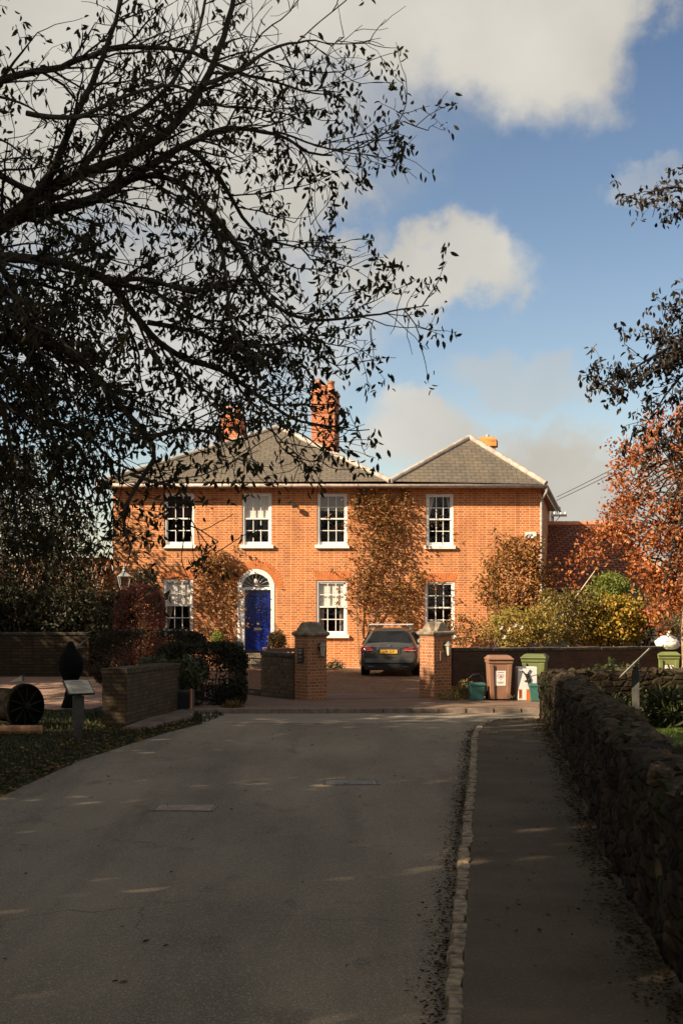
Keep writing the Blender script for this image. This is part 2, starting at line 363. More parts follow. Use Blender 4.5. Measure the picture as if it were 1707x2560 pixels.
def tubes(brs, n=4):
    """many tapering tubes in one go: brs = [(pts (k,3), r0, r1)]"""
    Vs, Fs, o = [], [], 0
    ang = np.arange(n) * 2 * np.pi / n
    for pts, r0, r1 in brs:
        p = np.asarray(pts, dtype=float); k = len(p)
        t = np.gradient(p, axis=0); t /= (np.linalg.norm(t, axis=1)[:, None] + 1e-9)
        ref = np.array([0, 0, 1.]) if abs(t[0, 2]) < .9 else np.array([1., 0, 0])
        a = np.cross(t, ref); a /= (np.linalg.norm(a, axis=1)[:, None] + 1e-9); b = np.cross(t, a)
        r = np.linspace(r0, r1, k) if not hasattr(r0, '__len__') else np.asarray(r0)
        ring = p[:, None, :] + r[:, None, None] * (a[:, None, :] * np.cos(ang)[None, :, None] + b[:, None, :] * np.sin(ang)[None, :, None])
        Vs.append(ring.reshape(-1, 3))
        i = np.arange(k - 1)[:, None] * n; j = np.arange(n)[None, :]
        q = np.stack([i + j, i + (j + 1) % n, i + n + (j + 1) % n, i + n + j], -1).reshape(-1, 4) + o
        Fs.append(q); o += k * n
    return np.concatenate(Vs), np.concatenate(Fs)
def spline(pts, step=.12):
    pts = [np.array(p, float) for p in pts]; out_ = []
    for i in range(len(pts) - 1):
        p0 = pts[max(i - 1, 0)]; p1 = pts[i]; p2 = pts[i + 1]; p3 = pts[min(i + 2, len(pts) - 1)]
        m = max(2, int(np.linalg.norm(p2 - p1) / step))
        for q in range(m):
            t = q / m
            out_.append(.5 * (2 * p1 + (p2 - p0) * t + (2 * p0 - 5 * p1 + 4 * p2 - p3) * t * t + (3 * p1 - p0 - 3 * p2 + p3) * t ** 3))
    out_.append(pts[-1]); return np.array(out_)
def walk(g, p, d, length, seg, wob, pull):
    k = max(3, int(length / seg) + 1); pts = [np.array(p, float)]; d = np.array(d, float)
    for i in range(k - 1):
        d = d + g.normal(size=3) * wob + np.array(pull) * seg; d /= np.linalg.norm(d); pts.append(pts[-1] + d * length / (k - 1))
    return np.array(pts), d
def shrub(name, label, cat, base, pts, mat, size, stems=7, aspect=.5, bias=(0, 0, -.2), seed=0, group=None, top=None, stem_r=.02, crown='foliage', stem_name='stem', stem_mat=None):
    t = thing(name, label, cat, base, 0, group)
    V, Fq = leaves(pts, size, aspect, bias, seed=seed + 5); npmesh(crown, V, Fq, mat, t)
    if stems:
        g = np.random.default_rng(seed); b = np.array(base, float); brs = []
        pts = np.asarray(pts)
        for i in range(stems):
            tgt = pts[g.integers(len(pts))]; s0 = b + np.array([g.normal() * .06 + (tgt[0] - b[0]) * .25, g.normal() * .06 + (tgt[1] - b[1]) * .25, 0])
            mid = (s0 + tgt) / 2 + np.array([g.normal() * .05, g.normal() * .05, .12])
            brs.append((spline([s0, mid, tgt], .15), stem_r * 1.1, stem_r * .3))
        V, Fq = tubes(brs, 5); npmesh(stem_name, V, Fq, stem_mat or M_twig, t, True)
    return t

# ------------------------------------------------------------------ setting: ground, roads, paths
def sheet(name, poly, z, m, kind='structure', thick=0):
    mb = MB()
    if thick: mb.slab(poly, z - thick, z)
    else: mb.add([(x, y, z) for x, y in poly], [tuple(range(len(poly)))])
    return build(name, mb, m, kind=kind)
sheet('ground', [(-900, -300), (900, -300), (900, 1500), (-900, 1500)], 0, M_soil)
ROADL = [(-4.9, -12), (-4.6, 5), (-4.4, 14), (-4.28, 17.7), (-4.02, 21.7), (-3.6, 24.3), (-3.2, 26.5), (-2.75, 28.2), (-2.5, 29.6)]
KERB = [(-1.5, -12), (.2, 3.8), (.656, 8.34), (1.01, 11.9), (1.41, 15.8), (1.83, 19.8), (2.33, 24.8), (2.58, 26.6), (2.78, 27.5), (3.1, 28.15), (3.6, 28.45), (4.4, 28.6)]
sheet('road', ROADL + [(-2.5, 30.6), (4.6, 30.6)] + KERB[::-1], .006, M_asph)
sheet('cross_road', [(-2.75, 28.15), (4.5, 28.62), (40, 31), (40, 33.6), (10, 31.2), (-3.0, 30.7)], .011, M_asph2)
WALLB = [(1.25, -6), (1.75, 2), (1.98, 6), (2.12, 9.15), (2.38, 12.2), (2.86, 16.8), (3.55, 23.0), (3.85, 26.5), (3.95, 28.5)]
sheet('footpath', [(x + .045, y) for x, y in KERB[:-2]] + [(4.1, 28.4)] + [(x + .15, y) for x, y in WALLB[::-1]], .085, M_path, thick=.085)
PAVEF = [(-3.3, 30.75), (10, 31.25), (40, 33.65)]
sheet('pavement', PAVEF + [(40, 40), (14, 41.5), (1.9, 34.4), (1.5, 34.15), (-1.2, 33.6), (-3.1, 36.4), (-4.2, 35.5)], .10, M_pave, thick=.1)
sheet('gateway_apron', [(-.42, 33.75), (2.05, 34.25), (2.6, 36.3), (-1.2, 36.0)], .106, M_apron)
sheet('gravel_drive', [(-1.2, 35.9), (2.6, 36.2), (9, 40.2), (9, 49.0), (-6.5, 49.0), (-6.5, 44), (-2.6, 37.5)], .110, M_gravel, thick=.1)
sheet('house_sunlit_band', [(-8, 48.1), (8, 48.1), (8, 49.15), (-8, 49.15)], .116, plain('pale sunlit band', (.42, .27, .16), .9, var=.3))  # sunlit ground along the house wall put in as a paler strip
sheet('gravel_yard', [(-22, 31.5), (-5.6, 31.8), (-5.2, 36), (-6.8, 45), (-22, 45)], .012, M_gravy)
sheet('grass_verge', [(-30, -10)] + ROADL[:-2] + [(-4.6, 30.5), (-5.8, 31.6), (-30, 31.4)], .004, groundmat('verge grass', (.020, .026, .007), (.034, .040, .010), 1.2, (.075, .055, .02), 25, bmp=1, dist=.04))
sheet('lawn', [(4.5, 6), (30, 6), (30, 27.5), (4.7, 27.5)], .008, M_lawn)
sheet('back_lane', [(9.5, 52), (60, 52), (60, 58), (9.5, 58)], .01, plain('pale lane', (.34, .26, .16), .9, var=.2))
# kerb of rough setts
mb = MB(); kp = spline([(x, y, 0) for x, y in KERB], .02)
cum = np.concatenate([[0], np.cumsum(np.linalg.norm(np.diff(kp, axis=0), axis=1))]); s = .05
while s < cum[-1] - .3:
    ln = rnd.uniform(.13, .30); i = np.searchsorted(cum, s + ln / 2); i = min(max(i, 1), len(kp) - 2)
    p = kp[i]; t = kp[i + 1] - kp[i - 1]; a = math.atan2(t[1], t[0])
    M = Matrix.Translation((p[0], p[1], 0)) @ Matrix.Rotation(a + rnd.uniform(-.05, .05), 4, 'Z')
    h = .100 + rnd.uniform(-.008, .008); wv = .055 + rnd.uniform(-.007, .009); q = ln / 2 - .009
    mb.taper((q, wv), (q - .007, wv - .007), -.02, h, M=M @ Matrix.Translation((0, rnd.uniform(-.012, .012), 0)) @ Matrix.Rotation(rnd.uniform(-.09, .09), 4, 'Z') @ Matrix.Rotation(rnd.uniform(-.06, .06), 4, 'X') @ Matrix.Rotation(rnd.uniform(-.07, .07), 4, 'Y'))
    s += ln
build('kerb', mb, M_kerb, bevel=.012, kind='structure')
mb = MB()
for i in range(46):
    x = -3.3 + i * .6; y = 30.70 + x * .04
    mb.box(x, x + .585, y, y + .12, -.02, .115 + rnd.uniform(-.004, .004))
build('pavement_kerb', mb, plain('kerb concrete', (.20, .15, .11), .9), bevel=.01, kind='structure')

# ------------------------------------------------------------------ the brick house
FD = 49.2; S = F / FD
def wx(px): return (px - CX) / S
def wz(py): return H - (py - HY) / S
house = thing('brick_house', 'two storey red brick house with twin slate hipped roofs and blue arched front door', 'house', (-.5, FD, 0))
XL, XR, ZE = wx(283), wx(1350), 6.36
WINS = [(411.5, 486, 1233, 1371), (605.6, 679, 1233, 1371), (792.6, 868.4, 1233.8, 1371), (1064.7, 1133, 1235, 1372.5),
        (409, 483, 1448, 1590.7), (790.3, 867.7, 1451, 1595), (1061, 1136, 1454, 1596)]
DCX, DSPR, DRO = wx(640), wz(1469), 46.5 / S
ops = [(wx(a), wx(b), wz(d), wz(c)) for a, b, c, d in WINS]
DOOR = (DCX - DRO, DCX + DRO, .45, DSPR + DRO)
alls = ops + [DOOR]
xs = sorted({XL, XR} | {o[0] for o in alls} | {o[1] for o in alls}); zs = sorted({-.1, ZE} | {o[2] for o in alls} | {o[3] for o in alls})
mb = MB()
for i in range(len(xs) - 1):
    for j in range(len(zs) - 1):
        cx_, cz_ = (xs[i] + xs[i + 1]) / 2, (zs[j] + zs[j + 1]) / 2
        if any(o[0] < cx_ < o[1] and o[2] < cz_ < o[3] for o in alls): continue
        mb.add([(xs[i], FD, zs[j]), (xs[i + 1], FD, zs[j]), (xs[i + 1], FD, zs[j + 1]), (xs[i], FD, zs[j + 1])], [(0, 1, 2, 3)])
for (a, b, c, d) in ops:
    y1 = FD + .16
    mb.add([(a, FD, c), (a, y1, c), (a, y1, d), (a, FD, d), (b, FD, c), (b, y1, c), (b, y1, d), (b, FD, d)], [(0, 3, 2, 1), (4, 5, 6, 7), (3, 7, 6, 2), (0, 1, 5, 4)])
n = 24
for sgn in (0, 1):                                # spandrels over the door arch
    for i in range(n // 2):
        a0 = math.pi / 2 * i / (n // 2); a1 = math.pi / 2 * (i + 1) / (n // 2); k = 1 if sgn else -1
        p = [(DCX + k * DRO * math.cos(a0), DSPR + DRO * math.sin(a0)), (DCX + k * DRO * math.cos(a1), DSPR + DRO * math.sin(a1))]
        q = [(p[0][0], FD, p[0][1]), (p[1][0], FD, p[1][1]), (p[1][0], FD, DSPR + DRO), (p[0][0], FD, DSPR + DRO)]
        mb.add(q if not sgn else q, [(0, 1, 2, 3) if not sgn else (3, 2, 1, 0)])
XB = 9.15; YB = 62.6
mb.add([(XR, FD, -.1), (XB, YB, -.1), (XB, YB, ZE), (XR, FD, ZE)], [(0, 1, 2, 3)])
mb.add([(XL, FD, -.1), (XL, YB, -.1), (XL, YB, ZE), (XL, FD, ZE)], [(3, 2, 1, 0)])
mb.add([(XL, YB, -.1), (XB, YB, -.1), (XB, YB, ZE), (XL, YB, ZE)], [(3, 2, 1, 0)])
build('wall', mb, M_brick, house, True)
for (a, b, c, d) in ops[4:]:                      # flat gauged arches
    mb = MB(); k = 13; cx_ = (a + b) / 2; hw = (b - a) / 2; z0, z1 = d + .004, d + .30
    for i in range(k):
        f0, f1 = -1 + 2 * i / k + .012, -1 + 2 * (i + 1) / k - .012
        mb.prism([(cx_ + hw * 1.02 * f0, z0), (cx_ + hw * 1.02 * f1, z0), (cx_ + hw * 1.24 * f1, z1), (cx_ + hw * 1.24 * f0, z1)], FD - .006, FD + .05)
    build('window_arch', mb, M_arch, house, True)
mb = MB(); k = 30
for i in range(k): mb.arc(DCX, DSPR, DRO + .005, DRO + .30, math.pi * i / k + .01, math.pi * (i + 1) / k - .01, 1, FD - .006, FD + .05)
build('door_arch', mb, M_arch, house, True)
# windows
def sashbars(mb, x0, x1, z0, z1, y0, y1, bottom=.05):
    r = .045; g = .026
    mb.box(x0, x0 + r, y0, y1, z0, z1); mb.box(x1 - r, x1, y0, y1, z0, z1)
    mb.box(x0 + r, x1 - r, y0 + .001, y1 - .001, z1 - r, z1); mb.box(x0 + r, x1 - r, y0 + .001, y1 - .001, z0, z0 + bottom)
    iw = x1 - x0 - 2 * r
    for i in (1, 2):
        c = x0 + r + iw * i / 3; mb.box(c - g / 2, c + g / 2, y0 + .004, y1 - .004, z0 + bottom, z1 - r)
    zm = (z0 + bottom + z1 - r) / 2; mb.box(x0 + r, x1 - r, y0 + .006, y1 - .006, zm - g / 2, zm + g / 2)
def curtain(parent, xt0, xt1, xb0, xb1, zt, zb, m, y=.3):
    mb = MB(); n = 16; rows = 8; vs = []
    for j in range(rows + 1):
        f = j / rows; e = f ** .8; xa = xt0 + (xb0 - xt0) * e; xb_ = xt1 + (xb1 - xt1) * e
        for i in range(n + 1):
            q = i / n; vs.append((xa + (xb_ - xa) * q, FD + y + .025 * math.sin(q * 22 + f), zt + (zb - zt) * f))
    mb.add(vs, [(j * (n + 1) + i, j * (n + 1) + i + 1, (j + 1) * (n + 1) + i + 1, (j + 1) * (n + 1) + i) for j in range(rows) for i in range(n)])
    build('curtain', mb, m, parent, True, smooth=True)
for wi, (a, b, c, d) in enumerate(ops):
    mb = MB(); fw = .07; zs0 = c + .12; y0, y1 = FD + .025, FD + .15
    mb.box(a, a + fw, y0, y1, zs0, d); mb.box(b - fw, b, y0, y1, zs0, d); mb.box(a + fw, b - fw, y0 + .001, y1, d - fw * .8, d)
    win = build('window', mb, M_white, house, True, bevel=.006)
    x0, x1 = a + fw, b - fw; zt = d - fw * .8; zm = zs0 + (zt - zs0) * .53
    mb = MB(); sashbars(mb, x0, x1, zm - .03, zt, FD + .055, FD + .09); build('upper_sash', mb, M_white, win, True)
    mb = MB(); sashbars(mb, x0, x1, zs0, zm + .02, FD + .095, FD + .13, .11); build('lower_sash', mb, M_white, win, True)
    mb = MB(); mb.add([(x0, FD + .072, zm), (x1, FD + .072, zm), (x1, FD + .072, zt), (x0, FD + .072, zt)], [(0, 1, 2, 3)])
    mb.add([(x0, FD + .112, zs0), (x1, FD + .112, zs0), (x1, FD + .112, zm), (x0, FD + .112, zm)], [(0, 1, 2, 3)]); build('pane', mb, M_glass, win, True)
    mb = MB(); mb.prism([(a - .07, c), (b + .07, c), (b + .07, c + .11), (a - .07, c + .125)], FD - .10, FD + .155)
    build('sill', mb, M_white, win, True, bevel=.008)
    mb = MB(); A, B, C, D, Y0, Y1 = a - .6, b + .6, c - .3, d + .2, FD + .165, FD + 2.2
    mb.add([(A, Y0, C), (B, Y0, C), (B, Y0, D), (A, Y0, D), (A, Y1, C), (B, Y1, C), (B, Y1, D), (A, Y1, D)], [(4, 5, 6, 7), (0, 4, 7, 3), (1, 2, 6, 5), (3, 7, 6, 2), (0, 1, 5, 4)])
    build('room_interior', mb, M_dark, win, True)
    bz = {1: zm, 2: zt - (zt - zm) * .62, 4: zm + .03, 5: zm + .02}.get(wi)
    if bz:
        mb = MB(); mb.box(x0 - .02, x1 + .02, FD + .145, FD + .152, bz, d); mb.box(x0 - .02, x1 + .02, FD + .138, FD + .16, bz - .03, bz)
        if wi == 5:
            for q in range(4): mb.box(x0 - .02, x1 + .02, FD + .139, FD + .144, bz + .04 + q * .22, bz + .055 + q * .22)
        build('blind', mb, M_gblind if wi == 2 else M_blind, win, True)
    hw = (x1 - x0)
    if wi == 3:
        curtain(win, x0, x0 + hw * .36, x0 - .02, x0 + .04, d, zm - .05, M_blind); curtain(win, x1 - hw * .24, x1, x1 - .03, x1 + .02, d, zm, M_blind)
    if wi == 0: curtain(win, x0, x1, x0, x1, d, zm + .1, M_purp); 
    if wi == 4:
        curtain(win, x0, x0 + hw * .33, x0 - .02, x0 + .07, zm + .1, zs0, M_curt, .26); curtain(win, x1 - hw * .22, x1, x1 - .02, x1 + .02, zm + .1, zs0, M_curt, .26)
    if wi == 5:
        curtain(win, x0, x0 + hw * .24, x0, x0 + hw * .2, zm + .1, zs0, M_curt, .26); curtain(win, x1 - hw * .22, x1, x1 - hw * .2, x1, zm + .1, zs0, M_curt, .26)
# door with arched surround
RI = 34.5 / S; LX0, LX1 = wx(611), wx(677); DZ0, DZ1 = .62, wz(1474.6)
mb = MB(); y0, y1 = FD - .012, FD + .23
mb.arc(DCX, DSPR, RI, DRO - .002, 0, math.pi, 24, y0, y1)
mb.box(DCX - DRO + .002, LX0, y0, y1, .5, DSPR); mb.box(LX1, DCX + DRO - .002, y0, y1, .5, DSPR)
for q in (.25, .5, .75): mb.box(DCX - DRO + .24 * q, DCX - DRO + .24 * q + .02, y0 - .01, y0, .5, DSPR)
mb.box(LX0, LX1, FD + .10, FD + .22, DZ1, DSPR + .02); sur = build('door_surround', mb, M_white, house, True, bevel=.004)
mb = MB(); mb.box(LX0, LX1, FD + .2, FD + .25, DZ0, DZ1)
lw = LX1 - LX0; yF = FD + .2
def panel(x0, x1, z0, z1):
    mb.box(x0, x1, yF - .006, yF, z0, z0 + .02); mb.box(x0, x1, yF - .006, yF, z1 - .02, z1); mb.box(x0, x0 + .02, yF - .006, yF, z0 + .02, z1 - .02); mb.box(x1 - .02, x1, yF - .006, yF, z0 + .02, z1 - .02)
    mb.taper(((x1 - x0) / 2 - .04, .0), ((x1 - x0) / 2 - .04, .0), z0 + .04, z1 - .04, ((x0 + x1) / 2, yF)); mb.box(x0 + .05, x1 - .05, yF - .012, yF, z0 + .05, z1 - .05)
for sx in (0, 1):
    xa = LX0 + .1 + sx * lw * .5 - sx * .05; xb = xa + lw * .5 - .15
    for z0, z1 in ((.12, .72), (.84, 1.55), (1.66, 1.98)): panel(xa, xb, DZ0 + z0, DZ0 + z1)
dr = build('front_door', mb, M_blue, house, True, bevel=.005)
lx = (LX0 + LX1) / 2
mb = MB(); mb.lathe([(.0, -.01), (.05, 0), (.055, .02), (.02, .03), (.03, .05), (.045, .07), (.03, .09), (0, .095)], 14, (lx, yF - .01, DZ0 + .98), Matrix.Rotation(R(90), 4, 'X')); build('knob', mb, M_brass, dr, True, smooth=True)
mb = MB(); mb.box(lx - .13, lx + .13, yF - .025, yF - .006, DZ0 + .76, DZ0 + .84); build('letter_plate', mb, M_brass, dr, True, bevel=.006)
mb = MB(); mb.tube([(lx + .06 * math.cos(q), yF - .03, DZ0 + 1.5 + .06 * math.sin(q)) for q in np.linspace(0, 6.283, 15)], .012); build('knocker', mb, M_black, dr, True)
mb = MB(); mb.add([(DCX + RI * math.cos(math.pi * i / 20), FD + .17, DSPR + RI * math.sin(math.pi * i / 20)) for i in range(21)], [tuple(range(21))])
fl = build('fanlight', mb, plain('fanlight glass', (.01, .01, .01), .05), house, True)
mb = MB()
for i in range(9):
    a = math.pi * (i + .5) / 9
    p = [(DCX + r_ * math.cos(a + w_), FD + .155, DSPR + .02 + r_ * math.sin(a + w_)) for r_, w_ in ((.06, 0), (.2, .05), (.36, 0), (RI - .01, -.06))]
    mb.tube(p, .009, 5)
mb.tube([(DCX + .06 * math.cos(a), FD + .155, DSPR + .02 + .06 * math.sin(a)) for a in np.linspace(0, 3.1416, 9)], .012, 5)
build('glazing_bar', mb, M_white, fl, True)
mb = MB(); mb.lathe([(0, 0), (.05, .01), (.075, .06), (.075, .11), (.05, .16), (.02, .19), (0, .2)], 14, (DCX, FD + .02, DSPR + .12)); mb.tube([(DCX, FD + .02, DSPR + .31), (DCX, FD + .02, DSPR + DRO)], .006)
build('porch_lamp', mb, plain('opal glass', (.75, .66, .55), .3), house, True, smooth=True)
mb = MB(); mb.box(DCX - .75, DCX + .75, FD - .35, FD + .0, 0, .60); mb.box(DCX - .95, DCX + .95, FD - .7, FD - .35, 0, .42); mb.box(DCX - 1.1, DCX + 1.1, FD - 1.05, FD - .7, 0, .26)
build('step', mb, M_cap, house, True, bevel=.02)
# roofs
ye = FD - .47; ZR = 6.44
def zof(py, d): return H - (py - HY) / F * d
A1 = Vector(((696 - CX) / F * 53.2, 53.2, zof(1069, 53.2))); A2 = Vector(((1173 - CX) / F * 51, 51, zof(1094, 51)))
e0, e1, e2 = wx(248), (975 - CX) / F * ye, (1364 - CX) / F * ye
FL, FM, FR = Vector((e0, ye, ZR)), Vector((e1, ye, ZR + .06)), Vector((e2, ye, ZR - .03))
B1 = Vector((-2.0, 58.5, A1.z)); B2 = Vector((5.6, 59.5, A2.z)); BL, BM, BR = Vector((e0, 63.2, ZR)), Vector((2.4, 63.2, ZR)), Vector((9.62, 63.0, ZR))
mb = MB(); mb.add([FL, FM, A1, BL, BM, B1], [(0, 1, 2), (1, 4, 5, 2), (4, 3, 5), (3, 0, 2, 5)])
rf = build('main_roof', mb, M_slate, house, True)
mb = MB(); mb.add([FM, FR, A2, BM, BR, B2], [(0, 1, 2), (1, 4, 5, 2), (4, 3, 5), (3, 0, 2, 5)])
rf2 = build('side_roof', mb, M_slate, house, True)
for (rfx, eds) in ((rf, [(FL, A1), (FM, A1), (A1, B1), (BL, B1)]), (rf2, [(FM, A2), (FR, A2), (A2, B2), (BR, B2)])):
    mb = MB()
    for a, b in eds:
        k = int((b - a).length / .42)
        for i in range(k):
            p, q = a.lerp(b, i / k), a.lerp(b, (i + 1) / k); u_ = Vector((0, 0, .012 + .004 * rnd.random()))
            mb.tube([p + u_, q + u_], [.098, .094], 10)
    build('hip_tile', mb, M_ridge, rfx, True)
mb = MB()
mb.box(e0 + .04, e2 - .03, ye + .04, ye + .07, ZR - .17, ZR - .03); mb.box(e0 + .04, e2 - .03, ye + .07, FD - .002, ZR - .1, ZR - .075)
dv = (BR - FR).normalized(); nv = Vector((dv.y, -dv.x, 0))
a = FR - nv * .05; b = BR - nv * .05
mb.add([a + Vector((0, 0, -.03)), b + Vector((0, 0, -.03)), b + Vector((0, 0, -.24)), a + Vector((0, 0, -.24))], [(0, 1, 2, 3)])
mb.add([a + Vector((0, 0, -.09)), b + Vector((0, 0, -.09)), b - nv * .42 + Vector((0, 0, -.09)), a - nv * .42 + Vector((0, 0, -.09))], [(0, 1, 2, 3)])
for i in range(12): mb.box(e0 + .6 + i * 1.25, e0 + .68 + i * 1.25, ye + .075, FD - .004, ZR - .15, ZR - .105)
build('fascia', mb, M_cream, house, True)
mb = MB(); mb.tube([(e0, ye - .02, ZR - .07), (e2 + .02, ye - .02, ZR - .11)], .062, 8); mb.tube([(e2 + .02, ye - .02, ZR - .11), tuple(BR + Vector((.05, 0, -.1)))], .06, 8)
build('gutter', mb, plain('gutter paint', (.42, .33, .27), .4), house, True, smooth=True)
xp = wx(1353)
mb = MB(); mb.tube([(xp + .12, ye - .01, ZR - .14), (xp + .11, ye + .05, ZR - .3), (xp - .02, FD - .1, ZR - .55), (xp - .02, FD - .075, ZR - .7), (xp - .02, FD - .075, .1)], .045, 8)
for z in (5.2, 3.6, 2.0): mb.lathe([(.055, 0), (.055, .08)], 8, (xp - .02, FD - .075, z))
build('downpipe', mb, M_grey, house, True, smooth=False)
def chimney(px0, px1, py_top, d, z0, depth, pots, rz=-11, mat=M_chim, bands=True, potr=.13, poth=.36, lich=False):
    s_ = F / d; x0 = (px0 - CX) / s_; wd = (px1 - px0) / s_ / math.cos(R(rz)); zt = zof(py_top, d)
    M = Matrix.Translation((x0, d, 0)) @ Matrix.Rotation(R(rz), 4, 'Z')
    mb = MB(); mb.box(0, wd, 0, depth, z0, zt, M)
    if bands:
        for z, h, o in ((zt - .16, .09, .035), (zt - .52, .08, .05), (zt - 1.32, .075, .03)): mb.box(-o, wd + o, -o, depth + o, z, z + h, M)
    else:
        mb.box(-.09, wd + .09, -.09, depth + .09, zt - .28, zt - .02, M); mb.taper((wd / 2 + .09, depth / 2 + .09), (wd / 2 - .05, depth / 2 - .05), zt - .02, zt + .10, (wd / 2, depth / 2), M=M)
    ch = build('chimney', mb, mat, house, True, bevel=.008)
    for (fx, fy, h, cowl) in pots:
        p = M @ Vector((wd * fx, depth * fy, zt)); mb = MB()
        mb.lathe([(potr * 1.15, -.02), (potr * 1.1, .05), (potr, .08), (potr * .92, h - .09), (potr * 1.1, h - .08), (potr * 1.1, h - .02), (potr * .95, h), (potr * .7, h), (potr * .7, h - .1)], 16, p)
        if cowl: mb.tube([(p.x + .12 * math.cos(q), p.y, p.z + h + .12 * math.sin(q)) for q in np.linspace(0, 3.1416, 10)], .022, 6)
        build('chimney_pot', mb, M_lead if not bands else M_terra, ch, True, smooth=True)
    return M, wd, zt, ch
Mc, wdc, ztc, chm = chimney(778, 836, 976, 52.9, 6.9, .95, [(.25, .25, .36, True), (.8, .25, .36, False), (.45, .75, .3, False)])
mb = MB(); mb.box(-.03, wdc + .03, -.03, .98, 7.35, 7.75, Mc); build('flashing', mb, M_lead, chm, True)
chimney(552, 600, 1034, 54.3, 6.9, .8, [(.3, .5, .3, False), (.75, .5, .3, False)])
chimney(1199, 1234, 1098, 54.5, 6.9, .5, [(.5, .5, .2, False)], bands=False, mat=M_lichen, potr=.06)
# television aerial
ax = Mc @ Vector((.0, -.04, 0)); mb = MB(); at_ = zof(938, 53)
mb.tube([(ax.x, ax.y, ztc - .7), (ax.x, ax.y, at_)], .016, 6)
a = P(748, 932, 52.9); b = P(818, 925, 52.4); mb.tube([a, b], .012, 5)
for i in range(12):
    p = a.lerp(b, i / 11); mb.tube([p + Vector((-.02, .16, .0)), p + Vector((.02, -.16, .0))], .01, 4)
for s_ in (-1, 1): mb.tube([a + Vector((-.02, 0, 0)), a + Vector((-.06, 0, .26 * s_))], .012, 4); mb.tube([a + Vector((-.06, -.2, .26 * s_)), a + Vector((-.06, .2, .26 * s_))], .012, 4)
mb.tube([P(767, 937, 52.9), P(780, 940, 52.9), P(795, 935, 52.7)], .014, 5); mb.tube([P(780, 939, 52.9), (ax.x, ax.y, at_)], .012, 5)
build('aerial', mb, plain('aluminium', (.75, .72, .68), .35, metal=.6), house, True)
mb = MB(); p = P(1313, 1331, FD); mb.box(p.x, p.x + .36, FD - .09, FD, p.z - .2, p.z); mb.cur = 1
mb.box(p.x + .08, p.x + .12, FD - .093, FD - .09, p.z - .15, p.z - .05); mb.box(p.x + .15, p.x + .24, FD - .093, FD - .09, p.z - .14, p.z - .06)
build('alarm_box', mb, [M_white, plain('alarm print', (.18, .16, .15), .5)], house, True, bevel=.01)
mb = MB(); p = P(722, 1252, FD); mb.box(p.x, p.x + .09, FD - .16, FD, p.z - .06, p.z); mb.tube([(p.x + .05, FD - .12, p.z - .06), (p.x + .17, FD - .16, p.z - .16)], .02)
mb.box(p.x + .12, p.x + .26, FD - .26, FD - .14, p.z - .26, p.z - .12); build('security_lamp', mb, M_black, house, True, bevel=.01)

# tiled outbuilding behind the house, right
M_tile = bricks('clay roof tile', (.34, .11, .05), (.15, .05, .028), (.02, .010, .008), bw=.30, rh=.20, ms=.030, squash=1, stain=(.08, .035, .02), stain_amt=.5, bmp=1)
barn = thing('tiled_barn', 'low barn with steep hipped clay tile roof in shadow behind the house', 'barn', (10.2, 57, 0))
mb = MB(); e = [Vector((7.6, 55, 2.86)), Vector((12.95, 55, 2.86)), Vector((12.95, 65, 2.86)), Vector((7.6, 65, 2.86))]
r0, r1 = Vector((8.2, 60, 5.62)), Vector((11.3, 60, 5.62))
mb.add(e + [r0, r1], [(0, 1, 5, 4), (1, 2, 5), (2, 3, 4, 5), (3, 0, 4)]); build('roof', mb, M_tile, barn, True)
mb = MB()
for a, b in ((r0, r1), (r1, e[1]), (r0, e[0])):
    k = int((b - a).length / .3)
    for i in range(k): mb.tube([a.lerp(b, i / k), a.lerp(b, (i + 1) / k)], [.13, .12], 8)
build('ridge_tile', mb, M_terra, barn, True)
mb = MB()
for i in range(14): mb.taper((2.5, 4.8), (2.49, 4.79), i * .2, i * .2 + .198, (10.25, 60.1))
build('weatherboard_wall', mb, plain('grey blue boards', (.30, .31, .30), .8), barn, True)
mb = MB(); mb.tube([(7.6, 54.95, 2.8), (12.95, 54.95, 2.78)], .06, 8); build('gutter', mb, M_black, barn, True)
# far roof glimpsed through the left shrubs
ob = thing('pantiled_outhouse', 'small outhouse with ribbed pantile roof glimpsed through the shrubs', 'outhouse', (-11.5, 56, 0))
mb = MB(); mb.box(-14.5, -9.6, 55.5, 60, 0, 2.3); build('wall', mb, M_wallb, ob, True)
mb = MB(); nn = 36
for i in range(nn):
    x0 = -14.7 + i * 5.3 / nn; x1 = x0 + 5.3 / nn; xm = (x0 + x1) / 2
    mb.add([(x0, 55.2, 2.25), (xm, 55.2, 2.36), (x1, 55.2, 2.25), (x0, 57.8, 3.9), (xm, 57.8, 4.0), (x1, 57.8, 3.9)], [(0, 1, 4, 3), (1, 2, 5, 4)])
mb.add([(-14.7, 57.8, 4.15), (-9.4, 57.8, 4.15), (-9.4, 60.3, 2.25), (-14.7, 60.3, 2.25)], [(0, 1, 2, 3)])
build('pantile_roof', mb, plain('pale pantile', (.20, .115, .07), .85, var=.3, scale=4), ob, True)

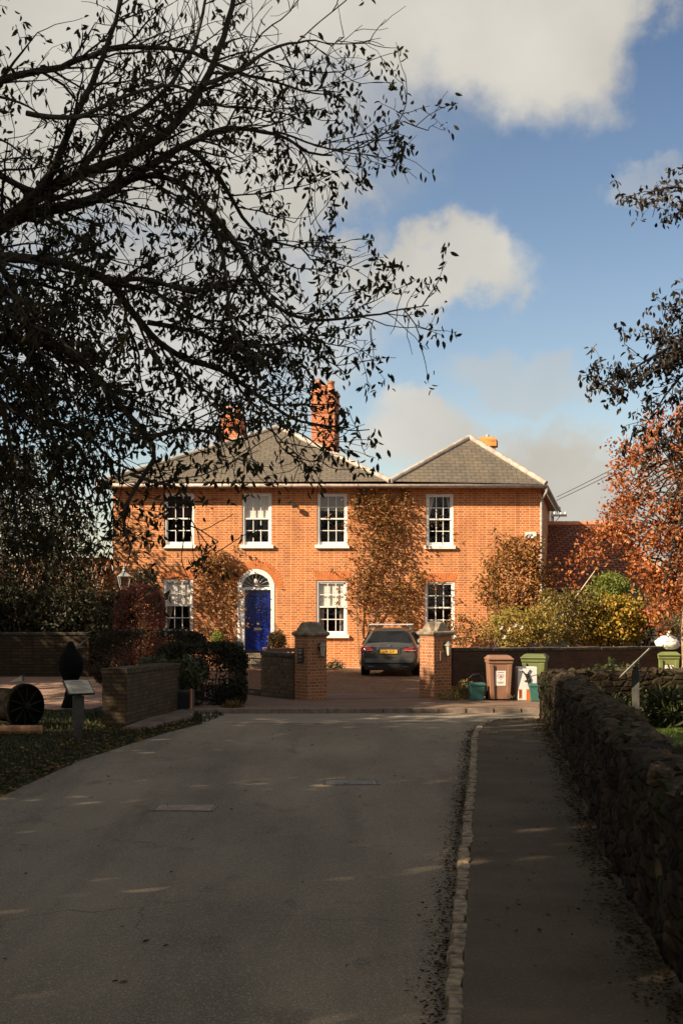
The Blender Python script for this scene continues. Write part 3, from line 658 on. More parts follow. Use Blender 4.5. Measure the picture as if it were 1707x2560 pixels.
# ------------------------------------------------------------------ gate piers, garden walls, gate
def lantern(parent, x, y, z, s=1.0):
    mb = MB(); mb.tube([(x, y, z - .02), (x, y - .06, z + .02), (x, y - .11, z - .02)], .012); mb.box(x - .035, x + .035, y - .012, y, z - .1, z + .08)
    l = build('lamp_bracket', mb, M_black, parent, bevel=.003)
    c = (x, y - .14, z)
    mb = MB(); mb.lathe([(.105, 0), (.10, .015), (.055, .06), (.045, .075), (.02, .1), (.0, .115)], 6, c); build('lamp_hood', mb, plain('lamp hood paint', (.20, .17, .13), .5), l)
    mb = MB(); mb.lathe([(.045, -.23), (.075, -.005)], 6, c); build('lamp_glass', mb, plain('frosted lamp glass', (.50, .44, .34), .25, var=.1), l)
    mb = MB(); mb.lathe([(.0, -.29), (.015, -.275), (.015, -.255), (.05, -.245), (.05, -.23)], 6, c)
    for i in range(6):
        q = 2 * math.pi * i / 6; mb.tube([(c[0] + .047 * math.cos(q), c[1] + .047 * math.sin(q), z - .232), (c[0] + .077 * math.cos(q), c[1] + .077 * math.sin(q), z)], .006, 4)
    build('lamp_frame', mb, M_black, l)
def pier(label, x, y, rz, h=1.48):
    t = thing('gate_pier', label, 'gate pier', (x, y, .1), R(rz), 'gate piers at the drive')
    a = .275; mb = MB(); mb.box(-a, a, -a, a, -.12, h); build('shaft', mb, M_pier, t, bevel=.008)
    mb = MB(); b = a + .055
    mb.taper((a + .002, a + .002), (b, b), h, h + .05); mb.taper((b, b), (b, b), h + .05, h + .10); mb.taper((b, b), (b - .05, b - .05), h + .10, h + .135)
    g0 = h + .13; g1 = h + .34; q = b - .035; wq = .2                # crossing gables
    for k in range(4):
        Mr = Matrix.Rotation(R(90) * k, 4, 'Z')
        pts = [Vector((-wq, -q, g0)), Vector((wq, -q, g0)), Vector((.03, -q + .05, g1)), Vector((-.03, -q + .05, g1)), Vector((-wq, 0, g0)), Vector((wq, 0, g0)), Vector((.03, 0, g1 + .02)), Vector((-.03, 0, g1 + .02))]
        mb.add([Mr @ p for p in pts], [(0, 1, 2, 3), (1, 5, 6, 2), (3, 2, 6, 7), (0, 3, 7, 4)])
    mb.taper((q - .01, q - .01), (.1, .1), g0 - .01, g0 + .07)
    build('cap', mb, M_cap, t, bevel=.006)
    lantern(t, .06, -a, h - .22)
    return t
pl = pier('brick gate pier on the left of the drive, in shadow with a black notice', -.73, 33.75, 35)
pr = pier('brick gate pier on the right of the drive, sunlit side and small stone plaque', 2.27, 34.35, 35)
mb = MB(); mb.box(-.10, .13, -.305, -.275, .9, 1.13); pq = build('plaque', mb, plain('worn stone plaque', (.22, .13, .085), .9, var=.4, scale=30, bmp=.5), pr, bevel=.01)
mb = MB()
for i in range(4): mb.box(-.07 + .01 * (i % 2), .10 - .012 * (i % 3), -.309, -.3055, 1.08 - i * .043, 1.09 - i * .043)
build('carved_line', mb, plain('cut letters', (.10, .06, .04), .9), pq)
# notice on the left (shaded) face of the left pier
Mn = Matrix.Rotation(R(-90), 4, 'Z')
mb = MB(); mb.box(-.12, .12, -.30, -.285, .86, 1.22, Mn); ntc = build('notice_board', mb, plain('black notice', (.012, .012, .013), .4), pl, bevel=.004)
mb = MB()
for z, hw, h in ((1.165, .085, .016), (1.11, .09, .014), (1.08, .035, .012), (1.02, .075, .007), (.985, .09, .007), (.925, .09, .007)): mb.box(-hw, hw, -.304, -.3, z, z + h, Mn)
build('lettering', mb, plain('white letters', (.55, .52, .48), .6), ntc)

def wallrun(name, label, p0, p1, h0, h1, th, mat, cop=None, zb=-.05, coph=.09, over=.03, group=None):
    p0, p1 = Vector((p0[0], p0[1], 0)), Vector((p1[0], p1[1], 0)); ln = (p1 - p0).length; a = math.atan2(p1.y - p0.y, p1.x - p0.x)
    t = thing(name, label, 'wall', p0, a, group)
    mb = MB(); mb.prism([(0, zb), (ln, zb), (ln, h1), (0, h0)], -th / 2, th / 2); build('wall_face', mb, mat, t, bevel=.01)
    mb = MB(); x = 0
    while x < ln - .05:
        l = min(rnd.uniform(.09, .13) if cop is None else rnd.uniform(.3, .5), ln - x); z = h0 + (h1 - h0) * x / ln; j = rnd.uniform(-.008, .008)
        mb.box(x + .004, x + l - .004, -th / 2 - over + j, th / 2 + over + j, z + .003, z + coph + j); x += l
    build('coping', mb, cop or mat, t, bevel=.012)
    return t, ln, a
wallrun('front_garden_wall', 'flint and brick garden wall between the iron gate and the left pier', (-1.86, 35.2), (-1.02, 34.0), 1.08, 1.08, .3, bricks('flint rubble', (.17, .12, .075), (.035, .028, .02), (.10, .07, .042), bw=.15, rh=.095, ms=.022, squash=.8, bmp=1, stain=(.03, .03, .018), stain_amt=.8), M_copd)
wallrun('street_garden_wall', 'dark brick garden wall behind the bins right of the drive', (2.62, 34.62), (9.05, 38.3), 1.2, 1.12, .3, M_wallb, M_copd, coph=.08)
wallrun('return_garden_wall', 'shaded end wall running back beside the golden shrub', (9.05, 38.45), (9.4, 47), 1.12, 1.12, .3, M_wallb, M_copd)
gp = thing('gate_post', 'short brick post with rounded stone top left of the iron gate', 'gate post', (-2.68, 36.5, 0), R(-55))
mb = MB(); mb.box(-.17, .17, -.17, .17, -.05, 1.05); build('shaft', mb, M_wallb, gp, bevel=.01)
mb = MB(); mb.lathe([(.19, 1.05), (.21, 1.09), (.19, 1.13), (.17, 1.17), (.2, 1.25), (.17, 1.33), (.08, 1.39), (0, 1.4)], 14); build('rounded_top', mb, M_copd, gp, smooth=True)
gt = thing('iron_gate', 'narrow black iron gate of upright bars standing half open to the garden', 'gate', (-2.50, 36.3, .1), R(-53))
mb = MB(); gw, gh = 1.0, 1.08
mb.box(0, .035, -.015, .015, 0.04, gh); mb.box(gw - .035, gw, -.015, .015, .04, gh); mb.box(.035, gw - .035, -.013, .013, .06, .1); mb.box(.035, gw - .035, -.013, .013, gh - .22, gh - .19); mb.box(.035, gw - .035, -.013, .013, gh - .03, gh)
build('frame', mb, M_black, gt)
for i in range(9):
    mb = MB(); x = .035 + (gw - .07) * (i + 1) / 10; mb.tube([(x, 0, .1), (x, 0, gh - .03)], .011, 6); build('bar', mb, M_black, gt)

# ------------------------------------------------------------------ right-hand rubble wall with rocks on top
M_rub = None
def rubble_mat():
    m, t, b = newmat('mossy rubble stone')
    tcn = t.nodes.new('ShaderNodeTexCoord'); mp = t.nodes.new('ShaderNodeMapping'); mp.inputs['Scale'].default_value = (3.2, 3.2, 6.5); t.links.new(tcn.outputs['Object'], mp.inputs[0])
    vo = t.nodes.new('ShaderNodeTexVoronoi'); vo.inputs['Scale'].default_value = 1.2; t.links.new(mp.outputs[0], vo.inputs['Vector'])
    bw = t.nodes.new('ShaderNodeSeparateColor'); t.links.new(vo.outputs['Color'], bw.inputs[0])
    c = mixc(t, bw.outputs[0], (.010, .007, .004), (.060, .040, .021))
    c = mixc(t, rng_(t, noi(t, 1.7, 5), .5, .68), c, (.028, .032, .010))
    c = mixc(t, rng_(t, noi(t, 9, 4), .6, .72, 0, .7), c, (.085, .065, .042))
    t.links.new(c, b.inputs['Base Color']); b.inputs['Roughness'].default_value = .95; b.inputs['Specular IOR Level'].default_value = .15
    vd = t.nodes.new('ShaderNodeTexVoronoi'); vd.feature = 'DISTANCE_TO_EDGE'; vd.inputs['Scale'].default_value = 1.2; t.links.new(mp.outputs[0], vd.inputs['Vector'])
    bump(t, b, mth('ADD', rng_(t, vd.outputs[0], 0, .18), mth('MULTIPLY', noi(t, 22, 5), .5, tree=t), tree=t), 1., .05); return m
M_rub = rubble_mat()
M_rock = groundmat('mossy coping rock', (.030, .022, .012), (.085, .058, .032), 3.5, (.15, .12, .07), 14, bmp=1, dist=.03, speck=.6)
def rubble(name, label, path, heights, th=.48, seed=0, rocks=90):
    t = thing(name, label, 'wall', (path[0][0], path[0][1], 0))
    sp_ = spline([(p[0], p[1], hh) for p, hh in zip(path, heights)], .09); n = len(sp_)
    prof = [(0, z) for z in np.linspace(-.05, 1, 15)] + [(.12, 1.06), (.3, 1.09), (.5, 1.1), (.7, 1.09), (.88, 1.06)] + [(1, z) for z in np.linspace(1, -.05, 8)]
    V = []
    for i, p in enumerate(sp_):
        tn = sp_[min(i + 1, n - 1)] - sp_[max(i - 1, 0)]; nx, ny = tn[1], -tn[0]; l = math.hypot(nx, ny); nx /= l; ny /= l
        for (f, z) in prof:
            q = Vector((p[0] + nx * f * th, p[1] + ny * f * th, z * (p[2] - .1) if z <= 1 else p[2] - .1 + (z - 1) * 1.0))
            k = noise.voronoi(Vector((q.x * 4.2, q.y * 4.2, q.z * 8)) + Vector((seed, 0, 0)))[0]; dd = (k[1] - k[0])
            b_ = (min(dd, .5) * .11 - .03) + noise.noise(q * 1.7) * .05
            s_ = -1 if f < .45 else (1 if f > .55 else 0)
            q.x += nx * s_ * b_; q.y += ny * s_ * b_
            if z > 1: q.z += noise.noise(q * 5) * .05 + min(dd, .5) * .06
            V.append(q)
    m = len(prof); Fq = [(i * m + j, i * m + j + 1, (i + 1) * m + j + 1, (i + 1) * m + j) for i in range(n - 1) for j in range(m - 1)]
    V, Fq = np.array(V), np.array(Fq)
    npmesh('wall_face', V, Fq, M_rub, t)
    mbx = MB(); mbx.add([tuple(V[j]) for j in range(m)], [tuple(range(m))]); mbx.add([tuple(V[(n - 1) * m + j]) for j in range(m)], [tuple(range(m - 1, -1, -1))]); build('wall_end', mbx, M_rub, t, True)
    import bmesh
    bm = bmesh.new(); bmesh.ops.create_icosphere(bm, subdivisions=2, radius=1); ico = [v.co.copy() for v in bm.verts]; icf = [tuple(v.index for v in f.verts) for f in bm.faces]; bm.free()
    mb = MB(); g = random.Random(seed + 3)
    for i in range(rocks):
        k = int(g.uniform(.0, .999) * (n - 1)); p = sp_[k]; tn = sp_[min(k + 1, n - 1)] - sp_[max(k - 1, 0)]; nx, ny = tn[1], -tn[0]; l = math.hypot(nx, ny)
        f = g.uniform(.12, .85) * th; c = Vector((p[0] + nx / l * f, p[1] + ny / l * f, p[2] + g.uniform(-.05, .015)))
        Mr = Matrix.Rotation(g.uniform(0, 6.28), 4, 'Z') @ Matrix.Rotation(g.uniform(-.4, .4), 4, 'X'); sc_ = Vector((g.uniform(.07, .17), g.uniform(.05, .12), g.uniform(.035, .085))); o = Vector((i * 3.7, 0, 0))
        mb.add([c + Mr @ Vector((v.x * sc_.x, v.y * sc_.y, v.z * sc_.z)) * (1 + .5 * noise.noise(v * 1.6 + o) + .25 * noise.noise(v * 3.5 + o)) for v in ico], icf)
    build('coping_stone', mb, M_rock, t, True)
    return t
rubble('rubble_wall', 'long mossy rubble stone wall with rough stones on top beside the footpath', WALLB, [1.22, 1.22, 1.22, 1.24, 1.27, 1.25, 1.12, 1.06, 1.03], seed=2, rocks=330)
rubble('corner_rubble_wall', 'short rubble wall turning the corner from the footpath along the cross street', [(4.5, 28.2), (5.6, 28.5), (7.4, 28.9)], [1.06, 1.05, 1.02], seed=5, rocks=24)

# ------------------------------------------------------------------ left: low brick wall, cabinet, stones, roller, board
wallrun('low_brick_wall', 'low mossy brick wall with soldier course top at the road corner', (-4.36, 27.35), (-3.72, 31.2), 1.03, .97, .5, M_lowb, None, coph=.11, over=.015)
wallrun('curved_end_wall', 'short red brick wall end showing above the ivy', (-4.75, 33.6), (-3.3, 33.9), 1.0, 1.0, .3, M_wallb, M_copd)
wallrun('yard_stone_wall', 'rough stone wall along the back of the gravel yard', (-22, 45.5), (-8.0, 45.3), 1.32, 1.32, .4, bricks('yard rubble', (.075, .046, .026), (.03, .022, .014), (.025, .018, .012), bw=.34, rh=.10, ms=.018, squash=.7, bmp=1, stain=(.03, .03, .018), stain_amt=.8), M_copd)
cbn = thing('utility_cabinet', 'small dark cabinet with lit edge painted on at the foot of the hedge', 'cabinet', (-3.42, 30.9, 0), R(-12))
mb = MB(); mb.box(-.2, .2, -.15, .15, 0, .5); build('body', mb, M_wood2, cbn, bevel=.01)
mb = MB(); mb.box(-.18, .18, -.165, -.15, .04, .46); build('door', mb, M_black, cbn, bevel=.005)
mb = MB(); mb.box(.2, .235, -.17, -.13, 0, .54); build('lit_edge', mb, M_terra, cbn)  # sunlit right edge put in as an orange-coloured strip
mb = MB(); mb.slab([(-4.1, 26.6), (-3.6, 26.9), (-3.05, 29.2), (-3.15, 30.6), (-3.5, 30.8), (-3.95, 28.4)], -.05, .10); st = build('stone_slab', mb, plain('mossy slab', (.13, .085, .055), .95, var=.4, scale=3, bmp=.8), bevel=.06)
tag(st, 'flat brown stone slab along the foot of the low brick wall', 'stone slab')
# information lectern, left
def lectern(label, loc, rz, text=True, post_h=.86, tilt=38, bw=.245, bl=.19):
    t = thing('information_lectern', label, 'lectern', loc, rz, 'information lecterns')
    mb = MB(); mb.box(-.05, .05, -.05, .05, -.05, post_h); mb.box(-.085, .085, -.07, .07, .22, post_h - .08); build('post', mb, M_wood2, t, bevel=.006)
    Mt = Matrix.Translation((0, -.02, post_h + .08)) @ Matrix.Rotation(R(tilt), 4, 'X')
    mb = MB(); mb.box(-bw, bw, -bl, bl, -.03, 0, Mt); bd = build('board', mb, M_black, t, bevel=.004)
    mb = MB(); mb.box(-bw + .02, bw - .02, -bl + .02, bl - .02, .0005, .004, Mt); build('panel', mb, plain('panel print', (.42, .38, .30), .5, var=.08), bd)
    if text:
        mb = MB()
        for i in range(11):
            z = .13 - i * .026; hw = .1 if i == 0 else .18 - .02 * (i % 3)
            mb.box(-hw, hw if i == 0 else .19 - .03 * ((i * 7) % 4), z, z + (.012 if i == 0 else .005), .005, .0065, Mt)
        build('text_line', mb, plain('dark print', (.06, .06, .05), .6), bd)
    return t
lectern('wooden post lectern with a pale sloping text panel on the left verge', (-4.62, 25.0, 0), R(33))
lectern('dark lectern seen edge on behind the rubble wall', (5.58, 27.0, 0), R(-103.2), post_h=1.2, tilt=45, bw=.3, bl=.40)
# iron roller
rl = thing('iron_field_roller', 'old black iron field roller with spoked end wheel on the grass', 'roller', (-5.95, 26.9, 0), R(-42))
Mx = Matrix.Rotation(R(90), 4, 'Y')
mb = MB(); mb.lathe([(.30, -1.5), (.32, -1.48), (.32, -.14), (.43, -.12), (.43, -.02), (.40, 0), (.37, 0), (.37, -.05), (.05, -.06)], 28, (0, 0, .45), Mx); build('drum', mb, plain('very dark old iron', (.007, .006, .005), .95, spec=.0, var=.5), rl, smooth=False)  # drum has a near-black base colour and no specular
mb = MB()
for i in range(10):
    a = 2 * math.pi * i / 10; mb.tube([(-.02, .05 * math.cos(a), .45 + .05 * math.sin(a)), (-.02, .39 * math.cos(a + .25), .45 + .39 * math.sin(a + .25))], .018, 5)
mb.lathe([(.07, -.06), (.07, .05), (.03, .07)], 12, (0, 0, .45), Mx); build('spoked_wheel', mb, plain('worn iron', (.014, .012, .010), .8, spec=.2), rl)
mb = MB(); mb.prism([(-.55, .88), (-.1, .93), (-.12, 1.03)], -.02, .02); build('scraper_plate', mb, M_black, rl)
orn = thing('waisted_ornament', 'tall dark waisted ornament standing on the grass behind the lectern', 'ornament', (-6.12, 32.2, 0))
mb = MB(); mb.lathe([(.20, 0), (.22, .05), (.15, .25), (.11, .48), (.19, .68), (.27, .84), (.29, 1.02), (.23, 1.2), (.16, 1.3), (.10, 1.4), (.06, 1.5), (0, 1.53)], 18); build('body', mb, plain('soot black iron', (.005, .005, .005), .95, spec=.1), orn, smooth=True)
mb = MB(); mb.tube([(.05, 0, 1.3), (.28, 0, 1.5), (.42, 0, 1.62)], [.03, .02, .012], 6); build('arm', mb, plain('grey metal', (.16, .17, .17), .4), orn)
mb = MB(); mb.tube([(-.8, 0, .09), (.5, .05, .09)], [.1, .09], 10); lg = build('timber_log', mb, plain('cut log', (.34, .17, .08), .8, var=.4, scale=6, bmp=.5)); lg.location = (-5.95, 25.9, .0); tag(lg, 'short sunlit log lying on the grass in front of the roller', 'log')

# ------------------------------------------------------------------ road ironwork
def cover(label, px0, px1, py, rz):
    d = H * F / (py - HY); x = ((px0 + px1) / 2 - CX) / F * d; wdt = (px1 - px0) / F * d
    t = thing('manhole_cover', label, 'manhole cover', (x, d, 0), R(rz), 'manhole covers in the road')
    a, b = wdt / 2, .27; mb = MB()
    for q in ((-a, a, -b, -b + .04), (-a, a, b - .04, b), (-a, -a + .04, -b + .04, b - .04), (a - .04, a, -b + .04, b - .04)): mb.box(q[0], q[1], q[2], q[3], 0, .014)
    build('frame', mb, plain('iron frame', (.035, .03, .026), .5), t)
    mb = MB(); mb.box(-a + .05, a - .05, -b + .05, b - .05, 0, .013)
    for i in range(16):
        for j in range(6): mb.box(-a + .07 + i * (2 * a - .14) / 16, -a + .10 + i * (2 * a - .14) / 16, -b + .07 + j * .068, -b + .1 + j * .068, .013, .017)
    return t, mb
t, mb = cover('manhole cover filled with pinkish concrete, nearer and left in the road', 383, 541, 2021, -3); build('lid', mb, plain('pinkish infill', (.34, .25, .185), .8), t)
t, mb = cover('grey manhole cover farther up the middle of the road', 807, 947, 1957.5, 2); build('lid', mb, plain('grey worn iron', (.22, .20, .165), .6), t)

# ------------------------------------------------------------------ cars
def car(label, loc, rz, paint, plate=None, bars=False):
    t = thing('estate_car', label, 'car', loc, rz)
    #        y    zb   w     zbelt wroof zroof
    st = [(-.0, .34, .76, .62, .60, .70), (.02, .24, .83, .70, .72, .84), (.07, .22, .865, .80, .74, .97), (.17, .21, .885, .90, .70, 1.03), (.40, .2, .90, .93, .64, 1.24), (.66, .2, .905, .94, .59, 1.415),
          (1.5, .2, .905, .93, .60, 1.455), (2.4, .2, .905, .92, .60, 1.44), (2.75, .2, .905, .92, .58, 1.36), (3.35, .2, .90, .92, .66, .99), (4.0, .21, .88, .84, .68, .90), (4.42, .24, .78, .70, .6, .76), (4.52, .32, .68, .58, .5, .62)]
    V = []; 
    for (y, zb, wd, zq, wr, zr) in st:
        half = [(0, zb), (wd * .8, zb), (wd * .97, zb + .09), (wd * 1.0, zb + (zq - zb) * .5), (wd * .99, zb + (zq - zb) * .82), (wd * .955, zq), (wr + (wd * .955 - wr) * .15, zr - (zr - zq) * .12), (wr * .82, zr), (0, zr + .015)]
        ring = half + [(-x, z) for x, z in half[-2:0:-1]]
        V += [(x, y, z) for x, z in ring]
    m = len(V) // len(st); k = len(st)
    mb = MB(); mb.add(V, [(i * m + j, i * m + (j + 1) % m, (i + 1) * m + (j + 1) % m, (i + 1) * m + j) for i in range(k - 1) for j in range(m)] + [tuple(range(m - 1, -1, -1)), tuple((k - 1) * m + j for j in range(m))])
    build('body', mb, paint, t, smooth=True, sub=2, uvm=False)
    cg = plain('car glass', (.007, .007, .007), .05, var=.5, scale=2, spec=.5)
    def patch(name, q, m_, th=.012, par=None, bev=.004):
        q = [Vector(p) for p in q]; nrm = (q[1] - q[0]).cross(q[-1] - q[0]).normalized(); n_ = len(q); mb = MB()
        mb.add([p for p in q] + [p - nrm * (th + .03) for p in q], [tuple(range(n_)), tuple(range(2 * n_ - 1, n_ - 1, -1))] + [(i, i + n_, (i + 1) % n_ + n_, (i + 1) % n_) for i in range(n_)])
        return build(name, mb, m_, par or t, bevel=bev)
    patch('rear_window', [(-.64, .145, 1.02), (.64, .145, 1.02), (.66, .19, 1.08), (.52, .54, 1.355), (.40, .57, 1.375), (-.40, .57, 1.375), (-.52, .54, 1.355), (-.66, .19, 1.08)], cg)
    for sx in (-1, 1):
        for (ya, yb, yc, yd) in ((.62, 1.42, 1.40, .86), (1.5, 2.35, 2.28, 1.48), (2.42, 3.12, 2.66, 2.36)):
            q = [(sx * .885, ya, .97), (sx * .885, yb, .97), (sx * .685, yc, 1.335), (sx * .685, yd, 1.335)]
            patch('side_window', q if sx > 0 else q[::-1], cg)
    patch('windscreen', [(.68, 3.30, 1.03), (-.68, 3.30, 1.03), (-.56, 2.80, 1.345), (.56, 2.80, 1.345)], cg)
    red = plain('tail lamp red', (.20, .008, .010), .12, var=.3, scale=6, coat=.5)
    for sx in (-1, 1):
        q = [(sx * .44, .028, .84), (sx * .50, .008, .755), (sx * .80, .03, .72), (sx * .875, .13, .76), (sx * .885, .20, .87), (sx * .80, .075, .90), (sx * .5, .045, .90)]
        q = q if sx > 0 else q[::-1]
        tl = patch('tail_lamp', [(x, y - .022, z) for x, y, z in q], red)
        mb = MB(); mb.tube([(sx * .48, -.022, .80), (sx * .72, -.012, .785), (sx * .83, .02, .80)], .010, 5); build('light_strip', mb, plain('lamp strip', (.6, .25, .22), .2), tl)
    chrome = plain('chrome', (.7, .7, .68), .15, metal=1, var=.05)
    mb = MB(); mb.tube([(-.56, -.005, .915), (-.3, -.022, .905), (.3, -.022, .905), (.56, -.005, .915)], .012, 6); build('tailgate_trim', mb, chrome, t)
    mb = MB(); mb.tube([(.042 * math.cos(q), -.01 + .012, .965 + .042 * math.sin(q)) for q in np.linspace(0, 6.283, 17)], .006, 5)
    for q in (90, 210, 330): mb.tube([(0, .0, .965), (.042 * math.cos(R(q)), .0, .965 + .042 * math.sin(R(q)))], .006, 4)
    build('badge', mb, chrome, t)
    mb = MB(); mb.box(-.26, .26, -.032, .0, .70, .815); pt = build('number_plate', mb, plain('yellow plate', (.62, .33, .05), .4, var=.05), t, bevel=.004)
    if plate:
        mb = MB(); text_mb(mb, plate, .108, Matrix.Translation((0, -.034, .757)) @ Matrix.Rotation(R(90), 4, 'X')); build('plate_lettering', mb, M_black, pt, uvm=False)
    mb = MB(); mb.box(-.74, .74, -.05, .15, .19, .385); build('bumper_insert', mb, M_bl2, t, bevel=.03)
    mb = MB(); mb.add([(-.80, .06, .38), (.80, .06, .38), (.84, .10, .57), (-.84, .10, .57), (-.72, -.075, .40), (.72, -.075, .40), (.76, -.06, .545), (-.76, -.06, .545)], [(4, 5, 6, 7), (7, 6, 2, 3), (0, 1, 5, 4), (1, 2, 6, 5), (0, 4, 7, 3), (0, 3, 2, 1)]); build('rear_bumper', mb, paint, t, bevel=.03)
    mb = MB(); mb.box(-.36, .36, -.012, .02, .66, .86); build('plate_recess', mb, paint, t, bevel=.02)
    for sx in (-1, 1):
        mb = MB(); mb.box(sx * .53 - .10, sx * .53 + .10, -.062, .1, .275, .325); build('exhaust_trim', mb, plain('dull steel', (.12, .12, .115), .3, metal=.8), t, bevel=.02)
        mb = MB(); mb.box(min(sx * .80, sx * 1.02), max(sx * .80, sx * 1.02), 2.72, 2.84, .93, 1.06); build('door_mirror', mb, paint, t, bevel=.04)
    for y in (.92, 3.72):
        for sx in (-1, 1):
            Mw = Matrix.Rotation(R(90) * sx, 4, 'Y')
            mb = MB(); mb.lathe([(.20, -.11), (.31, -.11), (.335, -.08), (.335, .08), (.31, .11), (.24, .11)], 26, (sx * .775, y, .333), Mw); wh = build('wheel', mb, M_bl2, t, smooth=False, bevel=.01)
            mb = MB(); mb.lathe([(.0, .09), (.06, .1), (.235, .085), (.245, .11), (.245, .0), (0, .0)], 20, (sx * .775, y, .333), Mw); build('rim', mb, plain('alloy', (.35, .35, .34), .3, metal=.8), wh)
            mb = MB(); mb.lathe([(.385, -.02), (.385, .01), (.335, .012), (.335, -.022)], 24, (sx * .895, y, .345), Mw); build('wheel_arch', mb, M_bl2, t)
    if bars:
        for sx in (-1, 1):
            mb = MB(); mb.tube([(sx * .60, .75, 1.40), (sx * .605, .85, 1.475), (sx * .61, 1.6, 1.495), (sx * .60, 2.3, 1.47), (sx * .59, 2.4, 1.41)], .02, 6); build('roof_rail', mb, chrome, t)
        for y in (.98, 1.9):
            mb = MB(); mb.box(-.66, .66, y - .035, y + .035, 1.545, 1.572); cbar = build('roof_bar', mb, plain('aluminium bar', (.62, .60, .57), .35, metal=.5), t, bevel=.01)
            mb = MB(); 
            for sx in (-1, 1): mb.taper((.05, .05), (.03, .04), 1.47, 1.546, (sx * .60, y))
            build('bar_foot', mb, M_bl2, cbar)
    return t
M_paint = plain('dark grey car paint', (.085, .083, .070), .30, metal=.55, var=.06, coat=.5)
car('dark grey estate car with roof bars parked on the gravel drive', (1.44, 43.3, .11), R(-6), M_paint, 'L99 SLK', True)
car('maroon car behind the garden wall with only its roof showing', (3.9, 42.6, .02), R(-78), plain('maroon car paint', (.12, .035, .03), .3, metal=.3, var=.08, coat=.8))

# ------------------------------------------------------------------ bins and boxes on the pavement
def heart(mb, s, M, th=.16):
    pts = []
    for i in range(28):
        q = 2 * math.pi * i / 28; pts.append((16 * math.sin(q) ** 3 / 17 * s, (13 * math.cos(q) - 5 * math.cos(2 * q) - 2 * math.cos(3 * q) - math.cos(4 * q)) / 17 * s))
    n = len(pts); inn = [(x * (1 - th), z * (1 - th) + .0) for x, z in pts]
    mb.add([M @ Vector((x, 0, z)) for x, z in pts + inn], [(i, (i + 1) % n, (i + 1) % n + n, i + n) for i in range(n)])
def wheelie(label, loc, rz, col, sticker=True, sx=1.0):
    t = thing('wheelie_bin', label, 'wheelie bin', loc, rz, 'wheelie bins put out on the pavement')
    m1 = plain('bin plastic', col, .5, var=.1, scale=4); h = .95
    a, b = (.235, .27), (.275, .335)
    mb = MB(); mb.taper(a, b, .03, h)
    for s_ in (-1, 1):                              # front ribs
        vs = [Vector((s_ * .135, -.272, .03)), Vector((s_ * .23, -.272, .03)), Vector((s_ * .27, -.337, h - .1)), Vector((s_ * .165, -.337, h - .1))]
        vs2 = [v_ + Vector((0, -.035, 0)) for v_ in vs]; vs2[3] += Vector((0, 0, 0)); q = vs + vs2
        fs = [(0, 1, 2, 3), (7, 6, 5, 4), (0, 4, 5, 1), (1, 5, 6, 2), (2, 6, 7, 3), (3, 7, 4, 0)]
        mb.add(q, fs if s_ < 0 else [f[::-1] for f in fs])
    mb.taper((b[0] + .015, b[1] + .02), (b[0] + .02, b[1] + .025), h - .08, h)
    build('body', mb, m1, t, bevel=.012)
    mb = MB(); mb.taper((b[0] + .035, b[1] + .05), (b[0] + .03, b[1] + .045), h + .004, h + .04, (0, -.01)); mb.taper((b[0] + .02, b[1] + .02), (b[0] - .04, b[1] - .10), h + .04, h + .10, (0, -.01), (0, .02))
    for s_ in (-1, 1): mb.box(s_ * .2 - .03, s_ * .2 + .03, b[1] + .02, b[1] + .09, h - .05, h + .06)
    build('lid', mb, m1, t, bevel=.014)
    mb = MB(); mb.tube([(-.26, b[1] + .07, h - .03), (.26, b[1] + .07, h - .03)], .018, 8); build('handle', mb, m1, t)
    for s_ in (-1, 1):
        mb = MB(); mb.lathe([(.03, -.03), (.1, -.03), (.11, -.015), (.11, .015), (.1, .03), (.03, .03)], 18, (s_ * .25, .26, .11), Matrix.Rotation(R(90), 4, 'Y')); build('wheel', mb, M_bl2, t)
    if sticker:
        zf = lambda z: -(a[1] + (b[1] - a[1]) * (z - .03) / (h - .03)) - .006; z0, z1 = .35, .70
        mb = MB(); mb.add([(-.125, zf(z0), z0), (.125, zf(z0), z0), (.125, zf(z1), z1), (-.125, zf(z1), z1)], [(0, 1, 2, 3)]); sk = build('sticker', mb, plain('white sticker', (.70, .67, .63), .5, var=.03), t)
        sl = math.atan2(zf(z1) - zf(z0), z1 - z0); M = Matrix.Translation((0, zf(.56) - .002, .56)) @ Matrix.Rotation(-sl, 4, 'X')
        mb = MB(); heart(mb, .085, M); build('heart_outline', mb, plain('red ink', (.55, .06, .05), .5), sk)
        mb = MB(); text_mb(mb, '20', .075, M @ Matrix.Translation((0, -.001, .0)) @ Matrix.Rotation(R(90), 4, 'X'))
        for q, hw in ((.655, .07), (.43, .08), (.405, .05)): mb.box(-hw, hw, zf(q) - .003, zf(q) - .001, q, q + .01)
        build('sticker_print', mb, plain('black ink', (.05, .045, .045), .5), sk, uvm=False)
    return t
wheelie('brown wheelie bin with white 20 heart sticker against the garden wall', ((1248 - CX) / F * 33.4, 33.55, .1), R(1), (.24, .125, .075))
wheelie('green wheelie bin half hidden behind the white and orange box', (4.66, 34.3, .1), R(-14), (.125, .145, .045), False)
wheelie('green wheelie bin with a white sack on its lid at the far right', ((1665 - CX) / F * 38, 38, .02), R(-2), (.17, .20, .065))
bagc = ((1668 - CX) / F * 38, 38.0, 1.13)
import bmesh
bm = bmesh.new(); bmesh.ops.create_icosphere(bm, subdivisions=4, radius=1); vs = [v.co.copy() for v in bm.verts]; fs = [tuple(v.index for v in f.verts) for f in bm.faces]; bm.free()
